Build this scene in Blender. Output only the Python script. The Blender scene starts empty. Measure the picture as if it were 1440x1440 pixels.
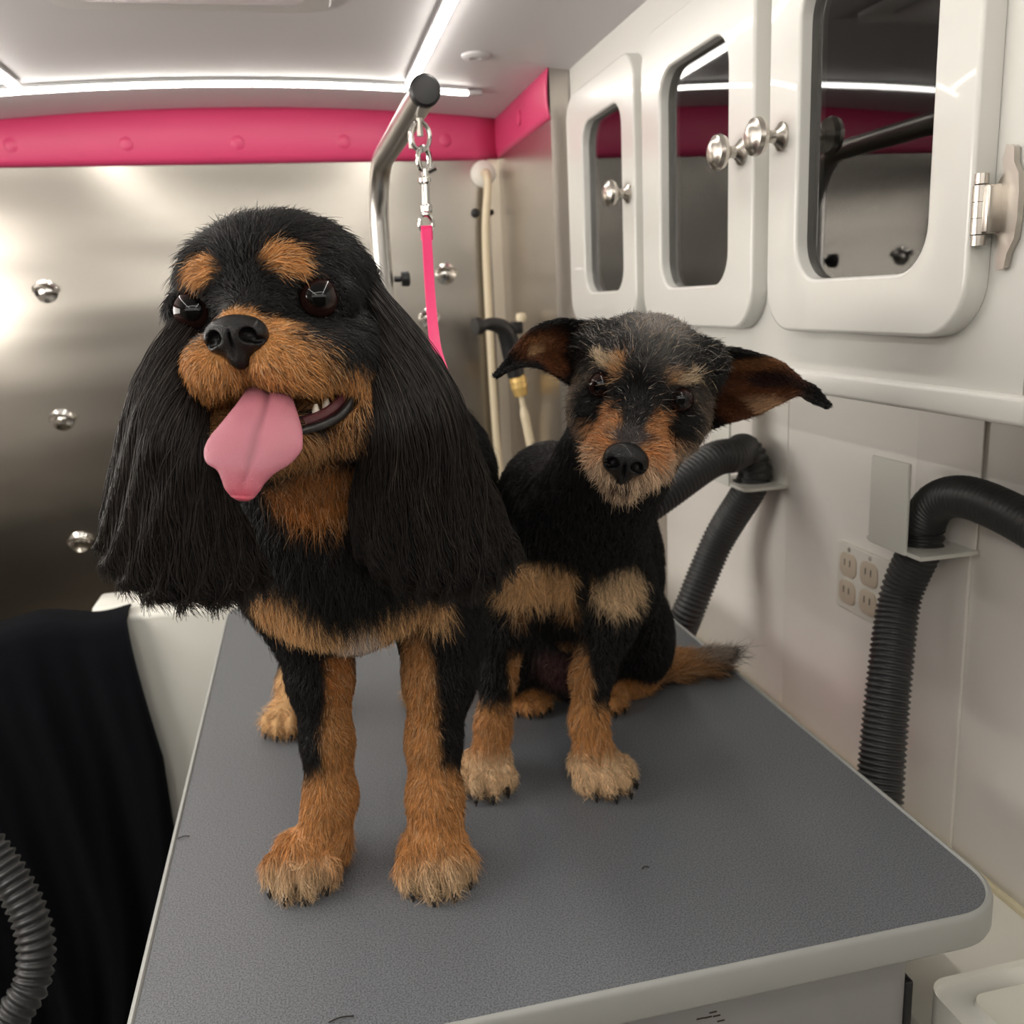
import bpy, math, random
import numpy as np
from mathutils import Vector, Matrix

# ------------------------------------------------------------------ camera, world, lights, exposure
SC = bpy.context.scene
COL = SC.collection
CZ = 1.24                       # camera height above the van floor; the table top is 0.44 m lower
F = 1285.0                      # focal length in pixels of a 1440 px frame
def _n(a): return a / np.linalg.norm(a)
def _ray(u, v): return np.array([u - 720.0, 720.0 - v, -F])
_Y = _n(_ray(422, 435)); _Z = -_n(_ray(1000, 6400)); _Z = _n(_Z - _Y * (_Z @ _Y)); _X = np.cross(_Y, _Z)
CW = np.stack([_X, _Y, _Z])     # rows: world axes seen from the camera
cam_d = bpy.data.cameras.new('camera'); cam = bpy.data.objects.new('camera', cam_d); COL.objects.link(cam)
M4 = Matrix.Identity(4)
for i in range(3):
    for j in range(3): M4[i][j] = float(CW[i, j])
M4[2][3] = CZ
cam.matrix_world = M4
cam_d.sensor_width = 36; cam_d.lens = 36 * F / 1440; cam_d.clip_start = 0.02
cam_d.dof.use_dof = True; cam_d.dof.focus_distance = 0.58; cam_d.dof.aperture_fstop = 12.0
SC.camera = cam
SC.view_settings.view_transform = 'Standard'; SC.view_settings.look = 'None'
SC.view_settings.exposure = 0.48; SC.view_settings.gamma = 1.0
SC.view_settings.use_curve_mapping = False
SC.cycles.use_denoising = True
SC.cycles.max_bounces = 8; SC.cycles.diffuse_bounces = 5; SC.cycles.glossy_bounces = 4
SC.cycles.transparent_max_bounces = 12
SC.cycles.sample_clamp_indirect = 6.0
SC.cycles_curves.shape = 'RIBBONS'
W = bpy.data.worlds.new('world'); SC.world = W; W.use_nodes = True
W.node_tree.nodes['Background'].inputs[0].default_value = (0.9, 0.93, 1.0, 1)
W.node_tree.nodes['Background'].inputs[1].default_value = 0.6
LED_POWER = 19.0                # emission of the ceiling LED strips (their mesh is built with the ceiling)

def area_lamp(name, loc, target, sx, sy, power, color):
    d = bpy.data.lights.new(name, 'AREA'); d.shape = 'RECTANGLE'; d.size = sx; d.size_y = sy; d.energy = power; d.color = color
    o = bpy.data.objects.new(name, d); COL.objects.link(o); o.location = loc
    o.rotation_euler = (Vector(target) - Vector(loc)).to_track_quat('-Z', 'Y').to_euler(); return o
# added fill lamps, unseen: one beyond the left edge, one behind the viewer
area_lamp('left_fill_light', (-.95, .92, CZ + .08), (.60, .80, CZ - .35), 1.2, .30, 8.0, (1.0, .95, .88))
area_lamp('rear_fill_light', (-.05, -.45, CZ + .33), (.18, .9, CZ - .40), 1.9, .45, 4.2, (1.0, .95, .88))

# pixel + one world coordinate -> world point (numpy, metres)
def _wr(u, v): return CW @ _ray(u, v)
def PY(u, v, y): r = _wr(u, v); return r * (y / r[1]) + np.array([0, 0, CZ])
def PX(u, v, x): r = _wr(u, v); return r * (x / r[0]) + np.array([0, 0, CZ])
def PZ(u, v, z): r = _wr(u, v); return r * ((z - CZ) / r[2]) + np.array([0, 0, CZ])
V = lambda *a: np.array(a, float)
TZ = CZ - 0.44                  # table top
rnd = random.Random(5); RG = np.random.default_rng(11)

# ------------------------------------------------------------------ materials
def mat(name, color=(.8, .8, .8), rough=.5, metal=0.0, bump=None, bscale=200, emit=None, estr=1, coat=0, spec=.5, sheen=0, vary=0, vscale=6, attr=None, tint=None):
    m = bpy.data.materials.new(name); m.use_nodes = True
    nt = m.node_tree; b = nt.nodes['Principled BSDF']
    b.inputs['Base Color'].default_value = (*color, 1); b.inputs['Roughness'].default_value = rough
    b.inputs['Metallic'].default_value = metal; b.inputs['Coat Weight'].default_value = coat
    b.inputs['Specular IOR Level'].default_value = spec
    if sheen: b.inputs['Sheen Weight'].default_value = sheen
    if emit: b.inputs['Emission Color'].default_value = (*emit, 1); b.inputs['Emission Strength'].default_value = estr
    tc = nt.nodes.new('ShaderNodeTexCoord')
    if vary or tint:
        n = nt.nodes.new('ShaderNodeTexNoise'); n.inputs['Scale'].default_value = vscale; n.inputs['Detail'].default_value = 5
        nt.links.new(tc.outputs['Object'], n.inputs['Vector'])
        r = nt.nodes.new('ShaderNodeValToRGB'); t = tint or tuple(c * (1 - vary) for c in color)
        r.color_ramp.elements[0].position = .35; r.color_ramp.elements[1].position = .65
        r.color_ramp.elements[0].color = (*t, 1); r.color_ramp.elements[1].color = (*color, 1)
        nt.links.new(n.outputs['Fac'], r.inputs['Fac']); nt.links.new(r.outputs['Color'], b.inputs['Base Color'])
    if attr:
        a = nt.nodes.new('ShaderNodeAttribute'); a.attribute_name = attr; nt.links.new(a.outputs['Color'], b.inputs['Base Color'])
    if bump:
        n = nt.nodes.new('ShaderNodeTexNoise'); n.inputs['Scale'].default_value = bscale; n.inputs['Detail'].default_value = 3
        nt.links.new(tc.outputs['Object'], n.inputs['Vector'])
        bp = nt.nodes.new('ShaderNodeBump'); bp.inputs['Strength'].default_value = bump; bp.inputs['Distance'].default_value = .001
        nt.links.new(n.outputs['Fac'], bp.inputs['Height']); nt.links.new(bp.outputs['Normal'], b.inputs['Normal'])
    return m

def flat_normals(o):
    m_ = o.modifiers.new('wn', 'WEIGHTED_NORMAL'); m_.keep_sharp = True; m_.weight = 100; return o
def steel_mat(name, rough, color, sx, sz):
    m = mat(name, color, rough, 1.0); nt = m.node_tree; b = nt.nodes['Principled BSDF']
    tc = nt.nodes['Texture Coordinate']; mp = nt.nodes.new('ShaderNodeMapping'); mp.inputs['Scale'].default_value = (sx, sx, sz)
    nt.links.new(tc.outputs['Object'], mp.inputs['Vector'])
    n = nt.nodes.new('ShaderNodeTexNoise'); n.inputs['Scale'].default_value = 1; n.inputs['Detail'].default_value = 4
    nt.links.new(mp.outputs['Vector'], n.inputs['Vector'])
    r = nt.nodes.new('ShaderNodeMapRange'); r.inputs['To Min'].default_value = rough - .02; r.inputs['To Max'].default_value = rough + .03
    nt.links.new(n.outputs['Fac'], r.inputs['Value']); nt.links.new(r.outputs['Result'], b.inputs['Roughness'])
    # gentle oil-canning of the sheet
    n2 = nt.nodes.new('ShaderNodeTexNoise'); n2.inputs['Scale'].default_value = 2.6; n2.inputs['Detail'].default_value = 1
    mp2 = nt.nodes.new('ShaderNodeMapping'); mp2.inputs['Scale'].default_value = (.5, .5, 2.2)
    nt.links.new(tc.outputs['Object'], mp2.inputs['Vector']); nt.links.new(mp2.outputs['Vector'], n2.inputs['Vector'])
    bp = nt.nodes.new('ShaderNodeBump'); bp.inputs['Strength'].default_value = .5; bp.inputs['Distance'].default_value = .012
    nt.links.new(n2.outputs['Fac'], bp.inputs['Height']); nt.links.new(bp.outputs['Normal'], b.inputs['Normal'])
    return m

M = dict(
    white=mat('white_gloss_panel', (.65, .645, .61), .28, coat=.3, bump=.05, bscale=30),
    wallw=mat('white_wall_panel', (.90, .87, .82), .30, bump=.04, bscale=25),
    ceil=mat('ceiling_panel', (.60, .58, .59), .55, spec=.25, bump=.04, bscale=20),
    pink=mat('pink_vinyl', (.58, .045, .14), .45, bump=.15, bscale=400),
    steel=steel_mat('brushed_steel', .23, (.40, .375, .335), 3, 260),
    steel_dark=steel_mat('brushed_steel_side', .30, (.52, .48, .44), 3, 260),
    chrome=mat('chrome', (.78, .76, .72), .14, 1.0),
    nickel=mat('satin_nickel', (.58, .54, .49), .28, 1.0),
    pole=mat('brushed_tube', (.55, .53, .50), .3, 1.0, bump=.1, bscale=90),
    black=mat('black_plastic', (.014, .014, .015), .38),
    hose=mat('black_hose_rubber', (.030, .031, .032), .40, spec=.6),
    cream=mat('cream_hose', (.72, .62, .44), .4),
    brass=mat('brass_coupling', (.70, .47, .16), .35, .3),
    leash=mat('pink_nylon', (.85, .02, .17), .55, bump=.4, bscale=900),
    trim=mat('grey_edge_moulding', (.36, .37, .355), .42),
    tabgrey=mat('grey_painted_housing', (.29, .29, .29), .38),
    towel=mat('black_towel', (.0045, .005, .007), .95, bump=.8, bscale=500, spec=.1),
    outlet=mat('ivory_outlet', (.80, .77, .70), .35),
    outface=mat('beige_receptacle', (.62, .53, .42), .4),
    rear=mat('rear_wall_panel', (.13, .115, .10), .5), left=mat('left_wall_panel', (.55, .51, .47), .4),
    floor=mat('van_floor', (.55, .54, .52), .5, bump=.2, bscale=60),
    inner=mat('cabinet_inside', (.22, .21, .20), .6),
    tubw=mat('white_tub_enamel', (.78, .78, .72), .3),
    strip=mat('cream_caulk', (.80, .72, .50), .5),
    led=mat('led_strip_light', (1, 1, 1), .5, emit=(1.0, .955, .88), estr=LED_POWER),
    ledcase=mat('led_strip_case', (.45, .45, .45), .4),
    tongue=mat('tongue_pink', (.78, .27, .33), .36, bump=.45, bscale=1500, spec=.5, attr='fur_col'),
    nose=mat('wet_black_nose', (.0035, .0032, .0035), .24, bump=.8, bscale=1500, coat=.15, spec=.30),
    tooth=mat('tooth_enamel', (.78, .70, .58), .3),
    claw=mat('dark_claw', (.02, .017, .015), .35),
    lid=mat('dark_eyelid', (.012, .010, .010), .35),
    mouth=mat('mouth_flesh', (.10, .025, .03), .35, coat=.3),
)
def fur_mat(name, rough=.5):
    m = mat(name, (.1, .1, .1), rough, attr='fur_col', spec=.35); return m
M['fur'] = fur_mat('fur_strands', .42); M['skin'] = fur_mat('fur_undercoat', .8)
M['skin'].node_tree.nodes['Principled BSDF'].inputs['Specular IOR Level'].default_value = .1
# smoked glass of the cabinet doors
g = bpy.data.materials.new('smoked_glass'); g.use_nodes = True; nt = g.node_tree; nt.nodes.clear()
o_ = nt.nodes.new('ShaderNodeOutputMaterial'); tr = nt.nodes.new('ShaderNodeBsdfTransparent'); gl = nt.nodes.new('ShaderNodeBsdfGlossy')
tr.inputs[0].default_value = (.35, .34, .33, 1); gl.inputs['Roughness'].default_value = .025; gl.inputs[0].default_value = (.9, .9, .9, 1)
fr = nt.nodes.new('ShaderNodeFresnel'); fr.inputs[0].default_value = 1.62; mx = nt.nodes.new('ShaderNodeMixShader')
nt.links.new(fr.outputs[0], mx.inputs[0]); nt.links.new(tr.outputs[0], mx.inputs[1]); nt.links.new(gl.outputs[0], mx.inputs[2]); nt.links.new(mx.outputs[0], o_.inputs[0])
M['glass'] = g
# rubber table top: speckled grey pebble texture
def table_material():
    m = mat('pebbled_table_top', (.075, .08, .09), .40); nt = m.node_tree; b = nt.nodes['Principled BSDF']; tc = nt.nodes['Texture Coordinate']
    v = nt.nodes.new('ShaderNodeTexNoise'); v.inputs['Scale'].default_value = 760; v.inputs['Detail'].default_value = 2.5
    nt.links.new(tc.outputs['Object'], v.inputs['Vector'])
    bp = nt.nodes.new('ShaderNodeBump'); bp.inputs['Strength'].default_value = .5; bp.inputs['Distance'].default_value = .0006
    nt.links.new(v.outputs['Fac'], bp.inputs['Height']); nt.links.new(bp.outputs['Normal'], b.inputs['Normal'])
    r = nt.nodes.new('ShaderNodeValToRGB'); e = r.color_ramp.elements
    e[0].position = .36; e[0].color = (.080, .087, .098, 1); e[1].position = .62; e[1].color = (.185, .198, .215, 1)
    w = r.color_ramp.elements.new(.80); w.color = (.13, .138, .15, 1); w = r.color_ramp.elements.new(.84); w.color = (.4, .4, .4, 1)
    nt.links.new(v.outputs['Fac'], r.inputs['Fac']); nt.links.new(r.outputs['Color'], b.inputs['Base Color'])
    return m
M['table'] = table_material()
def eye_material(nm, iris):
    m = mat(nm, (.01, .006, .005), .05, spec=.32); nt = m.node_tree; b = nt.nodes['Principled BSDF']; tc = nt.nodes['Texture Coordinate']
    b.inputs['Coat Roughness'].default_value = .01
    s = nt.nodes.new('ShaderNodeSeparateXYZ'); nt.links.new(tc.outputs['Object'], s.inputs[0])
    r = nt.nodes.new('ShaderNodeValToRGB'); r.color_ramp.elements[0].position = .0; r.color_ramp.elements[0].color = (.30, .24, .2, 1)
    e = r.color_ramp.elements
    e[1].position = .40; e[1].color = (.008, .004, .003, 1)
    x = e.new(.30); x.color = (.10, .07, .06, 1)
    x = e.new(.66); x.color = (.006, .003, .002, 1); x = e.new(.72); x.color = (*iris, 1); x = e.new(.90); x.color = tuple(c * .7 for c in iris) + (1,); x = e.new(.925); x.color = (.002, .002, .002, 1)
    mr = nt.nodes.new('ShaderNodeMapRange'); mr.inputs['From Min'].default_value = -1; mr.inputs['From Max'].default_value = 1
    nt.links.new(s.outputs['Y'], mr.inputs['Value']); nt.links.new(mr.outputs['Result'], r.inputs['Fac']); nt.links.new(r.outputs['Color'], b.inputs['Base Color'])
    return m
M['eye'] = eye_material('dark_brown_eye', (.024, .010, .008))

# ------------------------------------------------------------------ object helpers
def link(name, verts, faces, m, parent=None, smooth=True, auto=None):
    me = bpy.data.meshes.new(name); me.from_pydata([tuple(map(float, v)) for v in verts], [], [tuple(map(int, f)) for f in faces]); me.update()
    o = bpy.data.objects.new(name, me); COL.objects.link(o); me.materials.append(m if not isinstance(m, str) else M[m])
    if smooth: me.polygons.foreach_set('use_smooth', [True] * len(me.polygons))
    if auto is not None: me.set_sharp_from_angle(angle=math.radians(auto))
    if parent is not None:
        o.parent = parent; o.matrix_parent_inverse = parent.matrix_world.inverted()
    return o
def empty(name, loc, label, cat, group=None):
    o = bpy.data.objects.new(name, None); COL.objects.link(o); o.location = tuple(map(float, loc)); o.empty_display_size = .05
    o['label'] = label; o['category'] = cat
    if group: o['group'] = group
    bpy.context.view_layer.update(); return o
def tag(o, label, cat, group=None):
    o['label'] = label; o['category'] = cat
    if group: o['group'] = group
    return o
def struct(o): o['kind'] = 'structure'; return o
class MB:
    def __init__(s): s.v = []; s.f = []
    def add(s, vs, fs):
        k = len(s.v); s.v += [tuple(map(float, v)) for v in vs]; s.f += [tuple(i + k for i in f) for f in fs]; return s
    def box(s, a, b, bev=0.0):
        a = np.minimum(a, b) if 0 else np.array(a, float); b = np.array(b, float); lo = np.minimum(a, b); hi = np.maximum(a, b)
        if bev <= 0:
            vs = [(x, y, z) for x in (lo[0], hi[0]) for y in (lo[1], hi[1]) for z in (lo[2], hi[2])]
            return s.add(vs, [(0, 1, 3, 2), (4, 6, 7, 5), (0, 4, 5, 1), (2, 3, 7, 6), (0, 2, 6, 4), (1, 5, 7, 3)])
        import bmesh
        bm = bmesh.new(); bmesh.ops.create_cube(bm, size=1)
        for v in bm.verts: v.co = Vector([lo[i] + (v.co[i] + .5) * (hi[i] - lo[i]) for i in range(3)])
        bmesh.ops.bevel(bm, geom=list(bm.edges), offset=bev, segments=3, profile=.5, affect='EDGES')
        bm.verts.index_update(); s.add([v.co[:] for v in bm.verts], [[v.index for v in f.verts] for f in bm.faces]); bm.free(); return s
    def tube(s, pts, rad, seg=16, cap=True, sub=1):
        pts = [np.array(p, float) for p in pts]; n = len(pts); R = rad if hasattr(rad, '__len__') else [rad] * n
        T = [_n(pts[min(i + 1, n - 1)] - pts[max(i - 1, 0)]) for i in range(n)]
        u = np.cross(T[0], [0, 0, 1.0]); u = _n(u) if np.linalg.norm(u) > 1e-3 else V(1, 0, 0)
        vs = []; fs = []
        for i in range(n):
            u = _n(u - T[i] * (u @ T[i])); w = np.cross(T[i], u)
            for k in range(seg):
                a = 2 * math.pi * k / seg; vs.append(pts[i] + R[i] * (math.cos(a) * u + math.sin(a) * w))
        for i in range(n - 1):
            for k in range(seg): k2 = (k + 1) % seg; fs.append((i * seg + k, i * seg + k2, (i + 1) * seg + k2, (i + 1) * seg + k))
        if cap: fs.append(tuple(range(seg))[::-1]); fs.append(tuple(range((n - 1) * seg, n * seg)))
        return s.add(vs, fs)
    def lathe(s, c, axis, prof, seg=24):
        c = np.array(c, float); axis = _n(np.array(axis, float)); pts = [c + axis * p[0] for p in prof]; rs = [max(p[1], 1e-5) for p in prof]
        u = np.cross(axis, [0, 0, 1.0]); u = _n(u) if np.linalg.norm(u) > 1e-3 else V(1, 0, 0); w = np.cross(axis, u); vs = []; fs = []
        for p, r in zip(pts, rs):
            for k in range(seg): a = 2 * math.pi * k / seg; vs.append(p + r * (math.cos(a) * u + math.sin(a) * w))
        for i in range(len(pts) - 1):
            for k in range(seg): k2 = (k + 1) % seg; fs.append((i * seg + k, i * seg + k2, (i + 1) * seg + k2, (i + 1) * seg + k))
        fs.append(tuple(range(seg))[::-1]); fs.append(tuple(range((len(pts) - 1) * seg, len(pts) * seg)))
        return s.add(vs, fs)
    def sphere(s, c, r, seg=20):
        r = np.array([r] * 3 if not hasattr(r, '__len__') else r, float); vs = []; fs = []; nr = seg // 2
        for i in range(nr + 1):
            t = math.pi * i / nr
            for k in range(seg): a = 2 * math.pi * k / seg; vs.append(np.array(c) + r * V(math.sin(t) * math.cos(a), math.sin(t) * math.sin(a), math.cos(t)))
        for i in range(nr):
            for k in range(seg): k2 = (k + 1) % seg; fs.append((i * seg + k, (i + 1) * seg + k, (i + 1) * seg + k2, i * seg + k2))
        return s.add(vs, fs)
    def build(s, name, m, parent=None, smooth=True, auto=35): return link(name, s.v, s.f, m, parent, smooth, auto)
def rrect(w0, w1, h0, h1, r, seg=8):
    out = []
    for cx, cy, a0 in ((w1 - r, h1 - r, 0), (w0 + r, h1 - r, 90), (w0 + r, h0 + r, 180), (w1 - r, h0 + r, 270)):
        for k in range(seg + 1): a = math.radians(a0 + 90 * k / seg); out.append((cx + r * math.cos(a), cy + r * math.sin(a)))
    return out
def prism(mb, outline, put, levels):
    """closed prism: outline (list of 2-D points) put at several (depth, inset) levels; put(p2, depth)->3-D"""
    n = len(outline); c = np.mean(outline, 0); base = len(mb.v); P = np.array(outline)
    e = np.roll(P, -1, 0) - np.roll(P, 1, 0); nr = np.stack([e[:, 1], -e[:, 0]], 1); nr /= np.linalg.norm(nr, axis=1)[:, None]
    vs = []
    for d, ins in levels:
        for p in P - nr * ins: vs.append(put(p, d))
    fs = []
    for i in range(len(levels) - 1):
        for k in range(n): k2 = (k + 1) % n; fs.append((i * n + k, i * n + k2, (i + 1) * n + k2, (i + 1) * n + k))
    fs.append(tuple(range(n))[::-1]); fs.append(tuple(range((len(levels) - 1) * n, len(levels) * n)))
    mb.add(vs, fs); return mb
def spline(pts, n):
    P = np.array(pts, float); P = np.vstack([2 * P[0] - P[1], P, 2 * P[-1] - P[-2]]); out = []
    m = len(P) - 3
    for i in range(n):
        t = i / (n - 1) * m; k = min(int(t), m - 1); t -= k; a, b, c, d = P[k:k + 4]
        out.append(.5 * ((2 * b) + (-a + c) * t + (2 * a - 5 * b + 4 * c - d) * t * t + (-a + 3 * b - 3 * c + d) * t ** 3))
    return np.array(out)
# ------------------------------------------------------------------ the van interior
XL, XW, XS, YB, YF = -1.05, 0.62, 0.425, 1.95, -0.70
def zc(x): return CZ + .382 - .10 * (x + .06) ** 2
xs = np.linspace(XL - .02, XW + .02, 40); vs = []; fs = []
for i, x in enumerate(xs):
    for y, dz in ((YF, 0), (YB, 0), (YB, .03), (YF, .03)): vs.append((x, y, zc(x) + dz))
for i in range(39):
    for k in range(4): a = i * 4 + k; b = i * 4 + (k + 1) % 4; fs.append((a, b, b + 4, a + 4))
fs += [(0, 1, 2, 3), (156, 159, 158, 157)]
struct(link('ceiling', vs, fs, 'ceil', None, True, 40))
struct(MB().box((XL, YF, -.04), (XW, YB, 0)).build('floor', 'floor', None, False))
struct(MB().box((XL - .04, YF, 0), (XL, YB, CZ + .40)).build('wall_left', 'left', None, False))
struct(MB().box((XW, YF, 0), (XW + .04, YB, CZ + .45)).build('wall_right', 'wallw', None, False))
struct(MB().box((XL - .04, YF - .04, 0), (XW + .04, YF, CZ + .45)).build('wall_front', 'rear', None, False))
struct(MB().box((XL - .04, YB, 0), (XW + .04, YB + .04, CZ + .45)).build('wall_back', 'steel', None, False))
# the steel return at the tub's right end, deeper than the white wall beside the table
ws = struct(MB().box((XS, 1.532, 0), (XW - .001, YB - .001, CZ + .45)).build('wall_side', 'steel_dark', None, False))
# pink padded band under the ceiling
def band(name, x0, x1, face):
    pts = []; n = 30
    vs = []; fs = []
    for i in range(n + 1):
        t = i / n
        if face == 'back': x = x0 + (x1 - x0) * t; top = zc(x) + .004
        else: top = zc(XS) + .004
        bot = CZ + .281
        for j in range(9):
            s = j / 8; bul = .010 * math.sin(math.pi * s) ** .6 + .002
            z = bot + (top - bot) * s
            if face == 'back': vs.append((x, YB - bul, z))
            else: vs.append((XS - bul * .5, x0 + (x1 - x0) * t, z))
    for i in range(n):
        for j in range(8): a = i * 9 + j; fs.append((a, a + 1, a + 10, a + 9))
    k = len(vs)
    o = struct(link(name, vs, fs, 'pink')); sol = o.modifiers.new('s', 'SOLIDIFY'); sol.thickness = .002; return o
tb = band('trim_1', XL, XS, 'back')
for u in (-.885, -.688, -.488, -.288, -.086, .115, .317):
    MB().lathe((u, YB - .010, CZ + .318), (0, -1, 0), [(0, .014), (.003, .0135), (.005, .010), (.0055, .004), (.0055, 0)]).build('button', 'pink', tb)
ts = band('trim_2', 1.532, YB, 'side')
MB().lathe((XS - .006, 1.72, CZ + .318), (-1, 0, 0), [(0, .013), (.003, .0125), (.005, .009), (.0055, 0)]).build('button', 'pink', ts)
tl = MB().box((XL, YF, CZ + .26), (XL + .012, YB, CZ + .37)).build('trim_3', 'pink'); struct(tl)
struct(MB().box((XS - .022, YB - .006, .3), (XS, YB, CZ + .281)).build('trim_4', mat('corner_strip', (.66, .60, .50), .35, .6)))
# lower white panels / seams on the right wall (joints that show)
for i, (a, b, z0, z1) in enumerate(((.742, .80, CZ - .262, CZ - .085), (1.102, 1.20, CZ - .262, CZ - .085))):
    pass
wp = struct(MB().box((XW - .004, .744, CZ - .59), (XW, 1.098, CZ - .02), .0015).build('trim_5', 'wallw', None, True))
# LED strips
def strip(label, p0, p1, w=.011, case=True):
    p0 = np.array(p0); p1 = np.array(p1); n = 14
    t = empty('led_strip', (p0 + p1) / 2, label, 'light')
    d = _n(p1 - p0); s = np.cross(d, [0, 0, 1.0]) * w / 2; e = []; c = []
    for i in range(n + 1):
        p = p0 + (p1 - p0) * i / n; z = zc(p[0]) if abs(d[0]) > .5 else zc(p0[0]); p = V(p[0], p[1], z); e.append(p)
    lens = MB(); cs = MB()
    for rows, mb, ww, zt, zb in ((e, lens, 1, .0065, .0115), (e, cs, 1.7, .0005, .006)):
        vs = []
        for p in rows:
            for q in ((-1, zt), (1, zt), (1, zb), (-1, zb)): vs.append(p + s * ww * q[0] - V(0, 0, q[1]))
        fs = []
        for i in range(n):
            for k in range(4): a = i * 4 + k; b = i * 4 + (k + 1) % 4; fs.append((a, b, b + 4, a + 4))
        fs += [(3, 2, 1, 0), (n * 4, n * 4 + 1, n * 4 + 2, n * 4 + 3)]; mb.add(vs, fs)
    lens.build('diffuser', 'led', t, False); cs.build('channel', 'ledcase', t, False)
    return t
ybar = 1.715
st = strip('long cross-wise LED light bar on the ceiling above the pink band', (-.95, ybar, 0), (.325, ybar, 0))
MB().box((.325, ybar - .006, zc(.33) - .012), (.352, ybar + .006, zc(.34) - .002), .002).build('end_cap', 'ledcase', st)
strip('LED light strip running toward the viewer above the grooming arm', (.221, 1.685, 0), (.221, -.60, 0))
strip('LED light strip cut by the upper left picture edge', (-.405, 1.685, 0), (-.405, -.60, 0))
strip('LED light bar across the ceiling behind the viewer', (-.60, -.05, 0), (.30, -.05, 0))
# roof vent frame at the top of the picture
rv = empty('roof_vent', (-.09, 1.15, zc(-.09)), 'flat grey roof vent frame on the ceiling, cut by the top picture edge', 'vent')
prism(MB(), rrect(-.26, .075, .95, 1.325, .03), lambda p, d: (p[0], p[1], zc(-.09) - .0 - d), [(-.004, 0), (.006, 0), (.009, .003)]).build('frame', mat('vent_frame', (.60, .59, .58), .4), rv)
prism(MB(), rrect(-.225, .04, .985, 1.29, .02), lambda p, d: (p[0], p[1], zc(-.09) - d), [(.0092, 0), (.0105, .002)]).build('lid', mat('vent_lid', (.50, .50, .50), .4), rv)
# small ceiling hook seen right of the strip
MB().lathe((.30, 1.50, zc(.30)), (0, 0, -1), [(0, .022), (.003, .022), (.006, .018), (.0065, .010), (.003, .008), (.003, 0)]).build('downlight_ring', 'ceil')
tag(bpy.data.objects['downlight_ring'], 'pale round ring fixture on the ceiling right of the LED strip', 'fixture')

# ------------------------------------------------------------------ tub at the back with towel
ZR = CZ - .456
tub = empty('bathing_tub', (-.3, 1.6, 0), 'white fronted dog bathing tub behind the grooming table', 'tub')
MB().box((XL, 1.45, 0), (XS - .002, 1.47, ZR - .004), .002).build('front_panel', 'tubw', tub)
rim = MB(); rim.tube([(XL, 1.462, ZR - .006), (XS - .002, 1.462, ZR - .006)], .012, 14); rim.box((XL, 1.462, ZR - .004), (XS - .002, 1.50, ZR + .004), .003); rim.build('rim', 'tubw', tub)
MB().box((XL, 1.47, ZR - .30), (XS - .002, YB - .002, ZR - .28)).box((XL, 1.485, ZR - .3), (XS - .002, 1.495, ZR)).build('basin', 'steel', tub)
# white corner shelf of the tub seen above the towel
MB().box((-.37, 1.50, ZR - .05), (-.285, 1.58, ZR + .010), .008).build('corner_block', 'tubw', tub)
# tie-down eyelets on the steel wall
for k, (x, z, lb) in enumerate(((-.470, .056, 'topmost of the shiny tie-down eyelets left of the large dog'), (-.477, -.19, 'middle shiny tie-down eyelet left of the large dog'),
                                (-.480, -.439, 'lowest shiny tie-down eyelet, beside the hanging black ear'), (.303, .058, 'shiny tie-down eyelet right of the pink leash'), (.262, -.03, 'shiny tie-down eyelet between the arm pole and the pink leash'))):
    c = V(x, YB, CZ + z); e = empty('tie_down_eyelet', c, lb, 'eyelet', 'tie-down eyelets on the steel wall')
    MB().lathe(c, (0, -1, 0), [(0, .022), (.003, .021), (.006, .014), (.008, .009), (.009, 0)]).build('base_plate', 'chrome', e)
    ring = [c + V(.019 * math.cos(a), -.012 - .006 * math.sin(a), .010 * math.sin(a) + .002) for a in np.linspace(-.15, math.pi + .15, 14)]
    MB().tube(ring, .0035, 8).build('loop', 'chrome', e)
for k, x in enumerate((.372, .405)):
    tag(MB().lathe((x, YB, CZ + .177), (0, -1, 0), [(0, .009), (.004, .009), (.006, .006), (.006, 0)]).build('hole_plug', 'black'), ('left' if k == 0 else 'right') + ' black round plug beside the cream pipe on the steel wall', 'plug', 'black plugs beside the pipe')
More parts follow.
